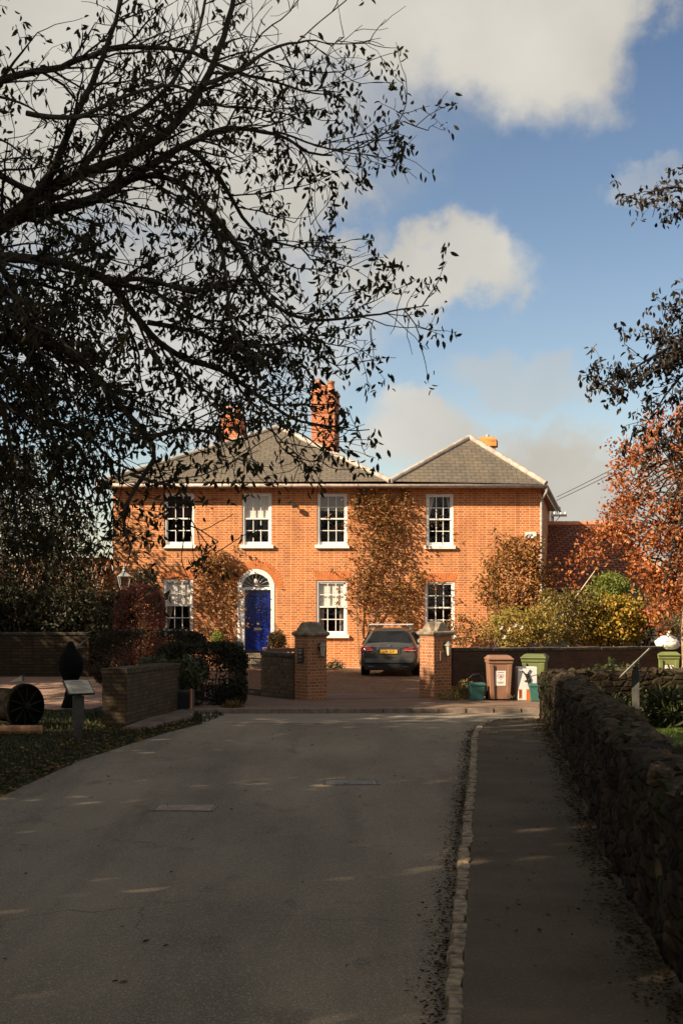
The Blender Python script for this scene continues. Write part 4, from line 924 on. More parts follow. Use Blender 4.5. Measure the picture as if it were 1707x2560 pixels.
def sack(vs):
    o = []
    for v_ in vs:
        k = 1 + .16 * noise.noise(v_ * 1.3) + .14 * abs(noise.noise(v_ * 3 + Vector((4, 0, 0)))) + .06 * noise.noise(v_ * 8)
        o.append((v_.x * .31 * k, v_.y * .27 * k, max(0, .17 + v_.z * .2 * k)))
    return o
mb = MB(); mb.add(sack(vs), fs); mb.tube([(.03, 0, .36), (.0, 0, .42), (.05, 0, .46)], [.05, .03, .05], 7)
sk = build('rubbish_sack', mb, plain('white plastic', (.72, .68, .63), .35, var=.05), smooth=True); sk.location = bagc; tag(sk, 'full white plastic rubbish sack on top of the far right green bin', 'sack')
bx = thing('printed_box', 'tall white box with orange print and black strap beside the brown bin', 'box', ((1315 - CX) / F * 33.3, 33.5, .1), R(6))
mb = MB(); mb.box(-.21, .25, -.15, .15, 0, .78); build('carton', mb, plain('white card', (.74, .70, .65), .6, var=.05), bx, bevel=.012)
mb = MB(); mb.box(-.195, -.12, -.155, -.152, .05, .26); mb.box(-.01, .08, -.155, -.152, .0, .26); pn = build('orange_print', mb, plain('orange ink', (.62, .13, .025), .5), bx)
mb = MB()
for i in range(5): mb.box(-.18, -.135, -.1585, -.1555, .075 + i * .035, .095 + i * .035)
build('dark_print', mb, plain('dark ink', (.06, .03, .02), .5), pn)
mb = MB()
for q in ([(-.12, .7), (-.04, .6), (.02, .45), (.1, .38)], [(.08, .72), (.02, .62), (.0, .5), (.06, .34)], [(-.05, .62), (.06, .6)], [(-.06, .45), (.09, .5)]): mb.tube([(x, -.165, z) for x, z in q], .012, 5)
mb.prism([(.02, .66), (.1, .5), (.07, .36), (.03, .5)], -.17, -.153); build('strap', mb, M_black, bx)
def caddy(label, loc, rz):
    t = thing('food_caddy', label, 'caddy', loc, rz, 'green kitchen caddies on the pavement')
    m1 = plain('teal plastic', (.035, .115, .095), .45, var=.1)
    mb = MB(); mb.taper((.145, .14), (.185, .17), 0, .36); mb.taper((.205, .19), (.205, .19), .345, .385); build('tub', mb, m1, t, bevel=.02)
    mb = MB(); mb.taper((.2, .185), (.16, .15), .387, .415); build('lid', mb, m1, t, bevel=.012)
    mb = MB(); mb.tube([(-.2, 0, .36), (-.19, 0, .5), (-.09, -.02, .6), (.06, -.02, .62), (.17, 0, .52), (.2, 0, .36)], .011, 6); build('handle', mb, M_black, t, smooth=True)
caddy('small teal caddy with raised handle left of the brown bin', ((1190 - CX) / F * 33.4, 33.4, .1), R(8))
caddy('small teal caddy partly hidden by the rubble wall end', ((1339 - CX) / F * 33.2, 33.05, .1), R(-6))

# ------------------------------------------------------------------ small things by the house
pt = thing('planter_bowl', 'pale stone bowl planter with clipped box bush beside the front door', 'planter', ((690 - CX) / F * 46.5, 46.5, .1))
mb = MB(); mb.lathe([(.16, 0), (.2, .05), (.12, .16), (.14, .3), (.3, .55), (.42, .72), (.44, .78), (.38, .78), (.32, .7)], 22); build('bowl', mb, plain('pale stone', (.50, .38, .25), .85), pt, smooth=True)
V, Fq = leaves(blob(1300, (pt.location.x + .02, 46.5, 1.12), (.3, .3, .32), 5), (.05, .09), .55, seed=2); npmesh('foliage', V, Fq, leafmat('box leaf', [(.06, .06, .015), (.12, .09, .02), (.16, .07, .03)]), pt)
bn = thing('timber_bench', 'brown timber garden bench end showing above the flint wall', 'bench', ((735 - CX) / F * 40.5, 40.5, .1), R(28))
mb = MB(); mb.box(-.7, .7, -.25, .25, .40, .44); build('seat', mb, M_wood, bn, bevel=.008)
for x, y in ((-.68, -.22), (.68, -.22)): mb = MB(); mb.box(x - .035, x + .035, y - .035, y + .035, 0, .68); build('leg', mb, M_wood, bn, bevel=.006)
for x in (-.68, .68): mb = MB(); mb.box(x - .04, x + .04, .2, .28, 0, 1.02); build('leg', mb, M_wood, bn, bevel=.006)
mb = MB(); mb.box(-.64, .64, .21, .26, .86, .97); mb.box(-.64, .64, .21, .26, .5, .56)
for i in range(9): mb.box(-.58 + i * .145 - .03, -.58 + i * .145 + .03, .222, .248, .56, .86)
build('backrest', mb, M_wood, bn, bevel=.005)
for x in (-.68, .68): mb = MB(); mb.box(x - .035, x + .035, -.27, .2, .68, .72); build('armrest', mb, M_wood, bn, bevel=.006)
# street lantern on a post among the shrubs
sl = thing('street_lantern', 'grey four sided street lantern on a post among the copper shrubs', 'street lamp', ((311 - CX) / F * 45.4, 45.4, 0), R(20))
mb = MB(); mb.lathe([(.09, 0), (.09, .5), (.055, .6), (.045, 2.6), (.07, 2.7), (.03, 2.75)], 12); build('post', mb, plain('lamp grey paint', (.14, .14, .13), .5), sl)
m_lg = plain('lantern grey', (.24, .25, .23), .5)
mb = MB(); mb.taper((.19, .19), (.06, .06), 3.19, 3.32); mb.lathe([(.05, 3.32), (.075, 3.36), (.035, 3.42), (.05, 3.46), (.02, 3.5), (.012, 3.58), (0, 3.6)], 10); build('hood', mb, m_lg, sl)
mb = MB(); mb.taper((.095, .095), (.165, .165), 2.80, 3.185); build('lamp_glass', mb, glassmat('lantern glass', (.7, .66, .58)), sl)
mb = MB()
for sx, sy in ((1, 1), (1, -1), (-1, 1), (-1, -1)): mb.tube([(.1 * sx, .1 * sy, 2.78), (.172 * sx, .172 * sy, 3.19)], .012, 4)
mb.taper((.11, .11), (.1, .1), 2.74, 2.79); build('lantern_frame', mb, m_lg, sl)
# telegraph pole and wires
tp = thing('telegraph_pole', 'wooden telegraph pole with one crossarm beyond the barn roof', 'telegraph pole', ((1379 - CX) / F * 75, 75, 0))
zt = zof(1277, 75); mb = MB(); mb.tube([(0, 0, 0), (0, 0, zt)], [.14, .1], 10); build('pole', mb, M_wood2, tp)
zc = zof(1289, 75); mb = MB(); mb.box(-.1, .75, -.16, -.09, zc - .06, zc + .06); mb.tube([(.4, -.12, zc - .05), (.05, -.1, zc - .45)], .025); build('crossarm', mb, M_wood2, tp)
mb = MB()
for x in (.1, .45, .68): mb.lathe([(.03, 0), (.045, .06), (.03, .12), (0, .14)], 8, (x, -.12, zc + .06))
build('insulator', mb, M_white, tp)
wend = Vector((12.2, 30, 9.45))
for k, (py0, dz, lab) in enumerate(((1243, 0, 'upper thin overhead wire running from the eaves towards the red tree'), (1251, -.2, 'lower thin overhead wire running from the eaves towards the red tree'))):
    a = Vector((9.45, 62.6, zof(py0, 62.6))); b = wend + Vector((0, 0, dz)); pts = [a.lerp(b, i / 14) + Vector((0, 0, -.35 * math.sin(math.pi * i / 14))) for i in range(15)]
    mb = MB(); mb.tube([p - a for p in pts], .014, 4); o = build('overhead_wire', mb, M_black); o.location = a; tag(o, lab, 'wire', 'overhead wires')
mb = MB(); mb.tube([(0, 0, 0), (2.39, 0, 3.3)], .02, 6); o = build('leaning_pole', mb, plain('pale pole', (.45, .34, .22), .7)); o.location = (4.64, 39.3, 0); tag(o, 'thin pale pole leaning up to the right out of the shrubs', 'pole')
# red trailer
tr = thing('red_trailer', 'red framed trailer with dark side panel parked beyond the shrubs', 'trailer', ((1622 - CX) / F * 50, 50, 0), R(-10))
mr = plain('red frame paint', (.42, .05, .025), .5)
mb = MB(); mb.box(-2.2, .14, .1, 4, .62, .74); build('chassis', mb, mr, tr, bevel=.01)
mb = MB(); mb.box(-2.1, .08, .12, 3.9, .74, 2.1); build('panel', mb, plain('maroon panel', (.12, .045, .04), .6), tr)
for x in (.11, .2): mb = MB(); mb.box(x - .03, x + .03, .03, .1, .6, 2.15); build('upright', mb, mr, tr)
mb = MB(); mb.box(-.4, .2, .0, .1, .5, .6); build('tail_bar', mb, mr, tr)
mb = MB(); mb.lathe([(.05, -.1), (.26, -.1), (.28, -.05), (.28, .05), (.26, .1), (.05, .1)], 18, (-.1, .7, .29), Matrix.Rotation(R(90), 4, 'Y')); build('wheel', mb, M_bl2, tr)
mb = MB(); mb.add([Vector((v_.x * .17, v_.y * .14, v_.z * .2)) * (1 + .3 * noise.noise(v_ * 2)) for v_ in vs], fs); o = build('blue_bundle', mb, plain('blue plastic', (.03, .12, .42), .4), smooth=True); o.location = ((1641 - CX) / F * 50, 50.0, zof(1527, 50)); tag(o, 'small bright blue plastic bundle on the shelf behind the red trailer', 'bundle')
mb = MB(); mb.box(-.5, 1.9, -.3, .4, .0, zof(1527, 50) - .19); o = build('storage_shelf', mb, M_wood2, bevel=.02); o.location = ((1645 - CX) / F * 50, 50, 0); tag(o, 'dark timber store under the red leaved tree', 'shelf')

# ------------------------------------------------------------------ plants
L_or = leafmat('orange autumn leaf', [(.07, .05, .012), (.32, .10, .022), (.10, .07, .016), (.40, .18, .035), (.20, .04, .015), (.28, .14, .03), (.06, .04, .012)])  # dark tones put the shaded gaps between leaves into the colour
L_gold = leafmat('golden leaf', [(.42, .24, .025), (.50, .31, .04), (.26, .18, .03), (.34, .16, .03), (.16, .14, .02)])
L_brn = leafmat('brown green leaf', [(.18, .14, .03), (.27, .18, .04), (.11, .07, .02), (.32, .15, .05), (.13, .12, .02)])
L_grn = leafmat('bright green leaf', [(.13, .17, .025), (.20, .23, .04), (.08, .11, .015), (.17, .18, .03)])
L_ros = leafmat('rose leaf', [(.20, .19, .03), (.31, .25, .05), (.12, .12, .02), (.26, .14, .03)])
L_red = leafmat('copper red leaf', [(.42, .115, .030), (.32, .075, .022), (.48, .18, .042), (.18, .045, .018), (.34, .14, .035), (.12, .035, .015)])
L_cop = leafmat('copper beech leaf', [(.13, .045, .035), (.20, .065, .05), (.08, .03, .025), (.24, .10, .06)])
L_hdg = leafmat('dark hedge leaf', [(.022, .024, .010), (.040, .036, .014), (.055, .034, .018), (.016, .016, .008)])
L_ivy = leafmat('ivy leaf', [(.03, .04, .014), (.05, .06, .02), (.022, .028, .010), (.08, .08, .03)], rough=.35)
L_tree = leafmat('tree leaf', [(.036, .034, .010), (.050, .040, .012), (.075, .046, .012), (.022, .020, .008)], trans=.35, rough=.7)
L_blk = leafmat('dark beech leaf', [(.014, .012, .007), (.022, .014, .008), (.010, .009, .006)], trans=.1)
L_clm = leafmat('climber leaf', [(.24, .13, .03), (.06, .05, .014), (.34, .12, .03), (.12, .09, .02), (.28, .07, .025), (.42, .18, .045), (.08, .05, .016), (.26, .10, .03)])  # darkest tones stand in for leaf shadow in the gaps
L_clm2 = leafmat('climber leaf pink', [(.36, .15, .05), (.10, .08, .02), (.44, .22, .08), (.07, .05, .018), (.26, .10, .035), (.16, .14, .03), (.36, .15, .05)])  # same leaf-shadow darks mixed in, along with greener leaves
def Q(px, py, d): return tuple(P(px, py, d))
def pxblob(n, px, py, rx, ry, d, dd=None, seed=0, **kw):
    s_ = d / F; return blob(n, Q(px, py, d), (rx * s_, dd or rx * s_, ry * s_), seed, **kw)
def cat_(*a): return np.concatenate(a)
def base(px, d): return ((px - CX) / F * d, d, 0)
shrub('orange_bush', 'tall orange leaved bush in front of the right end of the house', 'bush', base(1290, 43.5), cat_(pxblob(4800, 1290, 1460, 90, 107, 43.5, 1.0, 1), pxblob(900, 1260, 1580, 80, 60, 43, .8, 2), pxblob(500, 1300, 1375, 55, 40, 43.5, .6, 12)), L_or, (.07, .14), 12, .55, seed=3)
shrub('red_brown_bush', 'small red brown bush showing above the wall beside the maroon car', 'bush', base(1165, 42), cat_(pxblob(500, 1150, 1575, 42, 45, 41.5, .5, 6), pxblob(300, 1205, 1590, 45, 30, 41.5, .5, 16)), L_clm, (.06, .11), 10, .55, seed=33)
wr = shrub('white_rose_bush', 'yellow green rose bush with white flowers just behind the garden wall', 'rose bush', base(1300, 38.2), cat_(pxblob(2600, 1290, 1570, 78, 56, 38.2, .7, 4), pxblob(1000, 1360, 1560, 50, 60, 38.2, .6, 14)), L_ros, (.06, .11), 9, .55, seed=8)
M_pet = plain('white petals', (.62, .56, .46), .8, var=.2, scale=30)
for (px, py) in ((1251, 1569), (1270, 1573), (1258, 1592), (1302, 1568), (1286, 1563)):
    p = P(px, py, 37.45); mbf = MB()
    for q in range(9): 
        a = q * 2.4; r_ = .012 + .004 * q; c = p + Vector((r_ * math.cos(a), -.01 * (9 - q) * .3, r_ * math.sin(a))); u_ = Vector((math.cos(a), -.5, math.sin(a))) * .03; v_ = Vector((-math.sin(a), .0, math.cos(a))) * .018
        mbf.add([c - v_, c + u_ * .6 - v_ * .6, c + u_, c + u_ * .6 + v_ * .6, c + v_], [(0, 1, 2, 3, 4)])
    build('white_flower', mbf, M_pet, wr, True)
shrub('brown_shrub', 'loose brown green shrub behind the wall between the rose and the golden shrub', 'bush', base(1410, 39.5), cat_(pxblob(3000, 1410, 1545, 88, 72, 39.5, .8, 7), pxblob(500, 1440, 1500, 60, 30, 39.5, .6, 17)), L_brn, (.06, .12), 9, .5, seed=9)
shrub('golden_shrub', 'dense golden leaved shrub behind the wall left of the trailer', 'bush', base(1530, 39.9), cat_(pxblob(4200, 1520, 1560, 98, 64, 39.9, .8, 8), pxblob(700, 1565, 1530, 50, 40, 39.9, .6, 18)), L_gold, (.08, .15), 9, .65, seed=10)
shrub('golden_shrub_dark_side', 'shaded end of the golden shrub next to the red trailer, put in as dark leaves', 'bush', base(1602, 41.5), pxblob(1500, 1600, 1565, 32, 70, 41.5, .7, 28), L_hdg, (.07, .12), 6, .55, seed=29)  # dark right side of the golden shrub, its shade put into the leaf colour
shrub('green_bush', 'bright green feathery bush in front of the barn wall', 'bush', base(1520, 43), cat_(pxblob(2200, 1522, 1485, 58, 42, 43, .6, 9), pxblob(300, 1525, 1450, 40, 20, 43, .4, 19)), L_grn, (.08, .17), 7, .28, (.0, 0, .7), seed=11)
shrub('pavement_weeds', 'yellow green weedy plants at the foot of the right pier', 'plant', (2.85, 34.0, .1), cat_(pxblob(420, 1128, 1745, 38, 18, 33.6, .25, 20), pxblob(300, 1160, 1728, 26, 28, 33.8, .2, 21)), leafmat('weed leaf', [(.20, .20, .04), (.28, .22, .06), (.12, .12, .03), (.30, .17, .07)]), (.05, .10), 22, .4, (0, 0, .3), seed=12, stem_r=.008)
shrub('bin_weeds', 'small weeds growing between the brown bin and the white box', 'plant', base(1283, 33.8), pxblob(110, 1284, 1748, 12, 10, 33.8, .12, 22), L_ros, (.04, .07), 6, .5, (0, 0, .3), seed=13, stem_r=.006)
shrub('white_flowering_shrub', 'small pale flowering plant against the house wall left of the car', 'plant', base(838, 47.8), cat_(pxblob(500, 838, 1668, 22, 20, 47.8, .3, 23)), leafmat('pale variegated leaf', [(.45, .40, .32), (.10, .09, .04), (.30, .26, .18), (.05, .05, .02)]), (.05, .09), 5, .6, seed=14)
shrub('clipped_box_ball', 'small round green box bush below the left climber', 'bush', base(544, 47.5), pxblob(700, 544, 1594, 17, 17, 47.5, .24, 24), L_grn, (.04, .07), 4, .6, seed=15)
shrub('spiky_yellow_plant', 'spiky yellow green plant behind the hedge left of the gate', 'plant', base(487, 41), pxblob(160, 487, 1607, 18, 14, 41, .2, 25), leafmat('spiky leaf', [(.38, .30, .08), (.25, .22, .06), (.40, .24, .08)]), (.08, .2), 5, .2, (0, 0, .8), seed=16, stem_r=.008)
shrub('gate_tuft', 'low tuft of grassy leaves beside the hedge at the road edge', 'plant', base(580, 31.3), pxblob(260, 582, 1772, 22, 8, 31.3, .25, 26), L_brn, (.10, .24), 0, .12, (.2, 0, .6), seed=17)

# climbers: woody stems pressed to the facade with leaves
def climber(label, rootpx, paths, pts, mat, size, seed):
    t = thing('climbing_rose', label, 'climber', ((rootpx - CX) / S, FD - .12, 0), 0, 'climbing roses on the house front')
    brs = []; g = np.random.default_rng(seed)
    for pth in paths: brs.append((spline([(wx(a), FD - .07 - g.uniform(0, .1), wz(b)) for a, b in pth], .12), .026, .009))
    V, Fq = tubes(brs, 5); npmesh('stem', V, Fq, M_twig, t, True)
    V, Fq = leaves(pts, size, .6, (0, -.25, -.35), seed=seed); npmesh('foliage', V, Fq, mat, t)
    return t
def facepts(spec, seed):
    g = np.random.default_rng(seed); o = []
    for (px, py, rx, ry, n) in spec:
        n = int(n * 1.08); k = max(3, n // 16); c = g.normal(size=(k, 2)) * .52
        cc = c[g.integers(k, size=n)] + g.normal(size=(n, 2)) * .10
        o.append(np.stack([wx(px) + cc[:, 0] * rx / S, FD - .04 - np.abs(g.normal(size=n)) * .26, wz(py) - cc[:, 1] * ry / S], 1))
    return np.concatenate(o)
climber('bushy climbing rose trained up the wall left of the blue door', 575, [[(578, 1672), (570, 1590), (545, 1520), (520, 1440)], [(560, 1672), (548, 1600), (520, 1540), (500, 1490)], [(585, 1672), (590, 1560), (575, 1450), (540, 1390)], [(575, 1660), (560, 1560), (530, 1470), (505, 1400)], [(550, 1670), (530, 1610), (515, 1570), (495, 1540)]],
        facepts([(545, 1405, 55, 32, 900), (530, 1450, 60, 50, 650), (545, 1520, 65, 60, 620), (570, 1590, 42, 60, 380), (590, 1480, 25, 50, 200), (505, 1430, 30, 40, 200)], 31), L_clm2, (.055, .11), 32)
climber('large climbing rose covering the wall between the upper right windows', 905, [[(898, 1672), (895, 1600), (893, 1515), (925, 1400), (940, 1300)], [(912, 1672), (905, 1580), (890, 1510), (910, 1440)], [(920, 1672), (940, 1560), (975, 1450), (1000, 1330)], [(935, 1672), (925, 1540), (960, 1380), (1010, 1250)], [(1035, 1670), (1020, 1560), (1000, 1490), (960, 1420)], [(905, 1672), (925, 1550), (960, 1520), (1000, 1480)], [(900, 1660), (915, 1600), (950, 1540), (985, 1520), (1030, 1530)]],
        facepts([(960, 1262, 85, 42, 800), (945, 1300, 95, 55, 900), (955, 1345, 90, 50, 850), (950, 1400, 75, 50, 650), (925, 1450, 60, 45, 550), (880, 1470, 34, 40, 260), (1000, 1470, 70, 42, 560), (985, 1530, 70, 40, 380), (1035, 1510, 28, 60, 240), (930, 1510, 55, 40, 300), (955, 1590, 60, 22, 230), (1055, 1450, 50, 22, 160), (890, 1265, 30, 18, 110), (1012, 1250, 24, 26, 170), (1030, 1580, 35, 40, 200)], 41), L_clm, (.055, .105), 42)
shrub('window_rose', 'thin rose with a pink bloom rising in front of the lower right window', 'rose', base(1125, 40.5), cat_(pxblob(90, 1128, 1575, 14, 30, 40.5, .15, 44), pxblob(120, 1150, 1590, 25, 25, 40.8, .2, 45)), L_clm, (.05, .09), 5, .5, seed=46, stem_r=.008)

# hedges and shrubs on the left
def hedge(name, label, c, half, n, mat, size, seed, flat=.45, rz=0):
    p = blob(n, (0, 0, 0), (1, 1, 1), seed, .82, .08, flat=flat) * np.array([half[0], half[1], half[2]])
    ca, sa = math.cos(rz), math.sin(rz); p = np.stack([p[:, 0] * ca - p[:, 1] * sa, p[:, 0] * sa + p[:, 1] * ca, p[:, 2]], 1) + np.array(c)
    p[:, 2] = np.maximum(p[:, 2], .03)
    return shrub(name, label, 'hedge', (c[0], c[1], 0), p, mat, size, 10, .55, (0, 0, 0), seed=seed, stem_mat=M_bark)
hedge('front_hedge', 'dark clipped hedge block beside the iron gate', (-3.2, 32.5, .74), (.98, .85, .74), 16000, L_hdg, (.055, .10), 51, rz=.25)
hedge('long_hedge', 'long dark clipped hedge below the lower left window', (-5.15, 38.5, .85), (1.55, .5, .78), 11000, leafmat('brownish hedge leaf', [(.030, .028, .012), (.055, .042, .018), (.085, .05, .024), (.018, .017, .009)]), (.05, .10), 52)
hedge('copper_hedge', 'rounded copper red hedge column left of the lower left window', (-6.28, 44.3, 1.45), (.78, .8, 1.45), 9000, L_cop, (.06, .12), 53, flat=.62)
shrub('wall_ivy', 'glossy ivy spilling over the low brick wall', 'ivy', (-3.7, 31.2, 0), cat_(pxblob(700, 405, 1662, 48, 22, 31.4, .35, 54), pxblob(900, 470, 1690, 40, 45, 31.2, .4, 55)), L_ivy, (.05, .10), 8, .8, (0, -.2, -.3), seed=56, stem_r=.012)
shrub('rear_garden_shrub', 'dark shrub with drooping sprays beside the street lantern', 'bush', base(320, 45.0), cat_(pxblob(1700, 285, 1545, 62, 62, 44.6, .5, 57), pxblob(450, 365, 1445, 34, 26, 45.6, .5, 58)), L_hdg, (.08, .15), 8, .5, (0, 0, -.5), seed=59)
def stemmed(name, label, cx_, y, w_, h0, h1, n, mat, size, stems, seed, dy=1.2):
    g = np.random.default_rng(seed); k = n // 9
    c = np.stack([cx_ + g.normal(size=k) * w_ * .5, y + g.normal(size=k) * dy * .5, h0 + (h1 - h0) * g.uniform(size=k) ** 1.5], 1)
    return shrub(name, label, 'tall shrub', (cx_, y, 0), clumps(c, 9, .2, seed), mat, size, stems, .45, (.0, 0, -.6), seed=seed, stem_r=.03, stem_mat=M_bark)
stemmed('tall_thicket', 'tall leggy dark thicket at the left edge behind the yard wall', -11.3, 48.6, 2.4, .4, 7.6, 13000, L_hdg, (.12, .22), 28, 61, 2)
stemmed('slender_thicket', 'slender leafy thicket against the left corner of the house', -9.0, 47.3, 1.25, .4, 5.3, 6500, L_hdg, (.10, .19), 18, 62)
stemmed('reddish_thicket', 'thin reddish leaved shrub between the two dark thickets', -9.9, 50.2, 1.5, 1.5, 6.2, 1600, L_cop, (.10, .17), 12, 63)
shrub('thicket_underbush', 'dense black green bush along the back of the yard wall', 'bush', (-10, 46.6, 0), cat_(blob(4200, (-11.2, 46.8, 1.6), (2.6, .7, 1.5), 64), blob(3200, (-8.3, 46.2, 1.7), (1.5, .8, 1.4), 65), blob(1500, (-13.8, 46.8, 2.4), (1.4, .7, 2.2), 66)), L_hdg, (.10, .18), 8, .5, seed=67)

# right: strappy plants behind the rubble wall
shrub('border_plants', 'dark strappy border plants along the far side of the rubble wall', 'plants', (6.5, 27.9, 0), cat_(blob(1600, (7.2, 31.4, .35), (2.2, .7, .5), 71), blob(1500, (6.6, 27.6, .3), (1.9, .5, .42), 72)), L_ivy, (.14, .3), 0, .22, (0, 0, .5), seed=73)
shrub('corner_ivy', 'dark ivy clump behind the corner of the rubble walls', 'ivy', (5.2, 28.9, 0), cat_(blob(1400, (5.6, 29.6, .6), (.9, .5, .55), 74)), L_ivy, (.07, .13), 5, .8, seed=75)

# red leaved tree at the right edge
def leafy_tree(name, label, cat, basep, trunk, pts, mat, size, twigs, seed, aspect=.55, trunk_mat=None, bias=(0, 0, -.5), r0=.16, r1=.05):
    t = thing(name, label, cat, basep); g = np.random.default_rng(seed); tr_ = spline(trunk, .3)
    brs = [(tr_, r0, r1)]
    pts = np.asarray(pts)
    for i in range(twigs):
        tgt = pts[g.integers(len(pts))]; k = int(len(tr_) * g.uniform(.35, .98)); s0 = tr_[k]
        mid = s0 + (tgt - s0) * .5 + np.array([0, 0, .12 * np.linalg.norm(tgt - s0)]) + g.normal(size=3) * .1
        brs.append((spline([s0, mid, tgt], .2), r1 * .7, .008))
    V, Fq = tubes(brs, 6); npmesh('trunk', V, Fq, trunk_mat or M_bark, t, True)
    V, Fq = leaves(pts, size, aspect, bias, seed=seed + 1); npmesh('crown', V, Fq, mat, t)
    return t
def pxclumps(spec, d, seed, each=22, r=.16, dd=1.0):
    g = np.random.default_rng(seed); o = []
    for (px, py, rx, ry, n) in spec:
        c = np.stack([g.uniform(-1, 1, n), g.uniform(-1, 1, n)], 1); c = c[(c ** 2).sum(1) < 1]
        o += [Q(px + a * rx, py + b * ry, d + g.normal() * dd * .6) for a, b in c]
    return clumps(np.array(o), each, r, seed)
redp = pxclumps([(1640, 1180, 105, 90, 60), (1680, 1060, 60, 70, 34), (1615, 1290, 100, 70, 55), (1660, 1400, 90, 80, 70), (1540, 1210, 28, 18, 5), (1560, 1270, 35, 25, 8), (1480, 1395, 55, 14, 8), (1500, 1350, 50, 26, 9), (1450, 1440, 22, 10, 3), (1690, 1480, 60, 90, 45), (1570, 1120, 45, 18, 6), (1800, 1250, 120, 240, 120), (1660, 1530, 50, 50, 16), (1545, 1330, 50, 40, 14)], 37.5, 81, 36, .15)
tx = (1760 - CX) / F * 37.5
leafy_tree('copper_tree', 'tree with sunlit copper red leaves at the right edge of the photo', 'tree', (tx, 37.5, 0), [(tx, 37.5, 0), (tx - .05, 37.5, 2), (tx + .1, 37.4, 4), (tx, 37.4, 6.5)], redp, L_red, (.075, .13), 130, 82, .65)
lowp = pxclumps([(1675, 1560, 45, 40, 26), (1690, 1600, 35, 40, 20), (1640, 1500, 40, 40, 14)], 41, 83, 20, .16)
shrub('yellow_brown_shrub', 'yellow brown shrub under the copper tree beside the trailer', 'bush', base(1685, 41), lowp, L_brn, (.08, .14), 10, .5, seed=84)
trk = thing('tree_trunk', 'pale bare tree trunk at the right frame edge beside the green bin', 'tree', base(1716, 37.0))
mb = MB(); x0 = base(1716, 37.0)[0]; mb.tube([(0, 0, -.05), (.02, .01, .8), (-.02, 0, 1.6), (.05, 0, 2.6), (.3, 0, 4)], [.2, .15, .14, .13, .09], 12); build('trunk', mb, plain('pale bark', (.26, .15, .09), .9, var=.35, scale=9, bmp=.6), trk, smooth=True)

# ------------------------------------------------------------------ big overhanging trees built from limbs
def limb_tree(name, label, basep, limbs, mat, size, seed, trunk, pull, spacing=.24, len2=(.9, 2.0), leafk=5, twig=.6, dens=None, side=(1, 0, 0), aspect=.42, taper=.45):
    t = thing(name, label, 'tree', basep); g = np.random.default_rng(seed); big, mid_, small, lp = [], [], [], []
    big.append((spline(trunk, .3), .28, .15))
    for (pts, r0, r1, leafy) in limbs:
        sp_ = spline(pts, .1); sp_ = sp_ + np.cumsum(g.normal(size=sp_.shape) * .006, axis=0); n = len(sp_); big.append((sp_, r0, r1)); acc = 0; k = g.integers(2)
        i = max(2, int(n * .06))
        while i < n:
            tn = sp_[min(i + 1, n - 1)] - sp_[i - 1]; tn /= np.linalg.norm(tn)
            rv = g.normal(size=3); pv = np.cross(tn, rv); pv /= np.linalg.norm(pv)
            f = i / n; L2 = g.uniform(*len2) * (1.05 - taper * f); a = g.uniform(.5, 1.1)
            d = tn * math.cos(a) + pv * math.sin(a) + np.array(side) * .3; d /= np.linalg.norm(d)
            rr = max(.007, min(.020, (r0 + (r1 - r0) * f) * .45))
            b2, _ = walk(g, sp_[i], d, L2, .12, .13, pull); mid_.append((b2, rr, .005))
            m = len(b2); s2 = 1
            while s2 < m:
                tn2 = b2[min(s2 + 1, m - 1)] - b2[s2 - 1]; tn2 /= np.linalg.norm(tn2) + 1e-9
                for _k in range(1 if g.uniform() < .6 else 2):
                    d3 = tn2 + g.normal(size=3) * .75; d3 /= np.linalg.norm(d3); L3 = g.uniform(.25, .75) * twig * 1.3
                    b3, e3 = walk(g, b2[s2], d3, L3, .08, .16, pull); small.append((b3, .0055, .003))
                    if g.uniform() < leafy:
                        for q in range(len(b3) - 1, max(0, len(b3) - 4), -1):
                            if g.uniform() < .75: lp.append(b3[q][None, :] + g.normal(size=(g.integers(2, leafk), 3)) * .045)
                    if g.uniform() < .7:
                        d4 = e3 + g.normal(size=3) * .8; d4 /= np.linalg.norm(d4); q = len(b3) // 2
                        b4, _ = walk(g, b3[q], d4, g.uniform(.12, .35), .07, .2, pull); small.append((b4, .004, .0025))
                        if g.uniform() < leafy: lp.append(b4[-1][None, :] + g.normal(size=(g.integers(2, leafk + 1), 3)) * .04)
                s2 += 1 if g.uniform() < .5 else 2
            i += max(1, int(spacing * g.uniform(.6, 1.5) / .1))
    V1, F1 = tubes(big, 8); V2, F2 = tubes(mid_, 5); V3, F3 = tubes(small, 3)
    npmesh('trunk', V1, F1, M_bark, t, True); npmesh('branch', V2, F2, M_bark, t, True); npmesh('twig', V3, F3, M_bark, t)
    V, Fq = leaves(np.concatenate(lp), size, aspect, (0, 0, -1.1), .8, seed + 1); npmesh('crown', V, Fq, mat, t)
    print(name, 'leaves', len(Fq) // 2, 'twigs', len(small)); return t
def LB(pts, d0, d1, r0, r1, leafy):
    n = len(pts); pts = [(x if x < 420 else 420 + (x - 420) * .76, y) for x, y in pts]; return ([tuple(PD(x, y, d0 + (d1 - d0) * i / (n - 1))) for i, (x, y) in enumerate(pts)], r0, r1, leafy)
TB = (-5.4, 13.2)
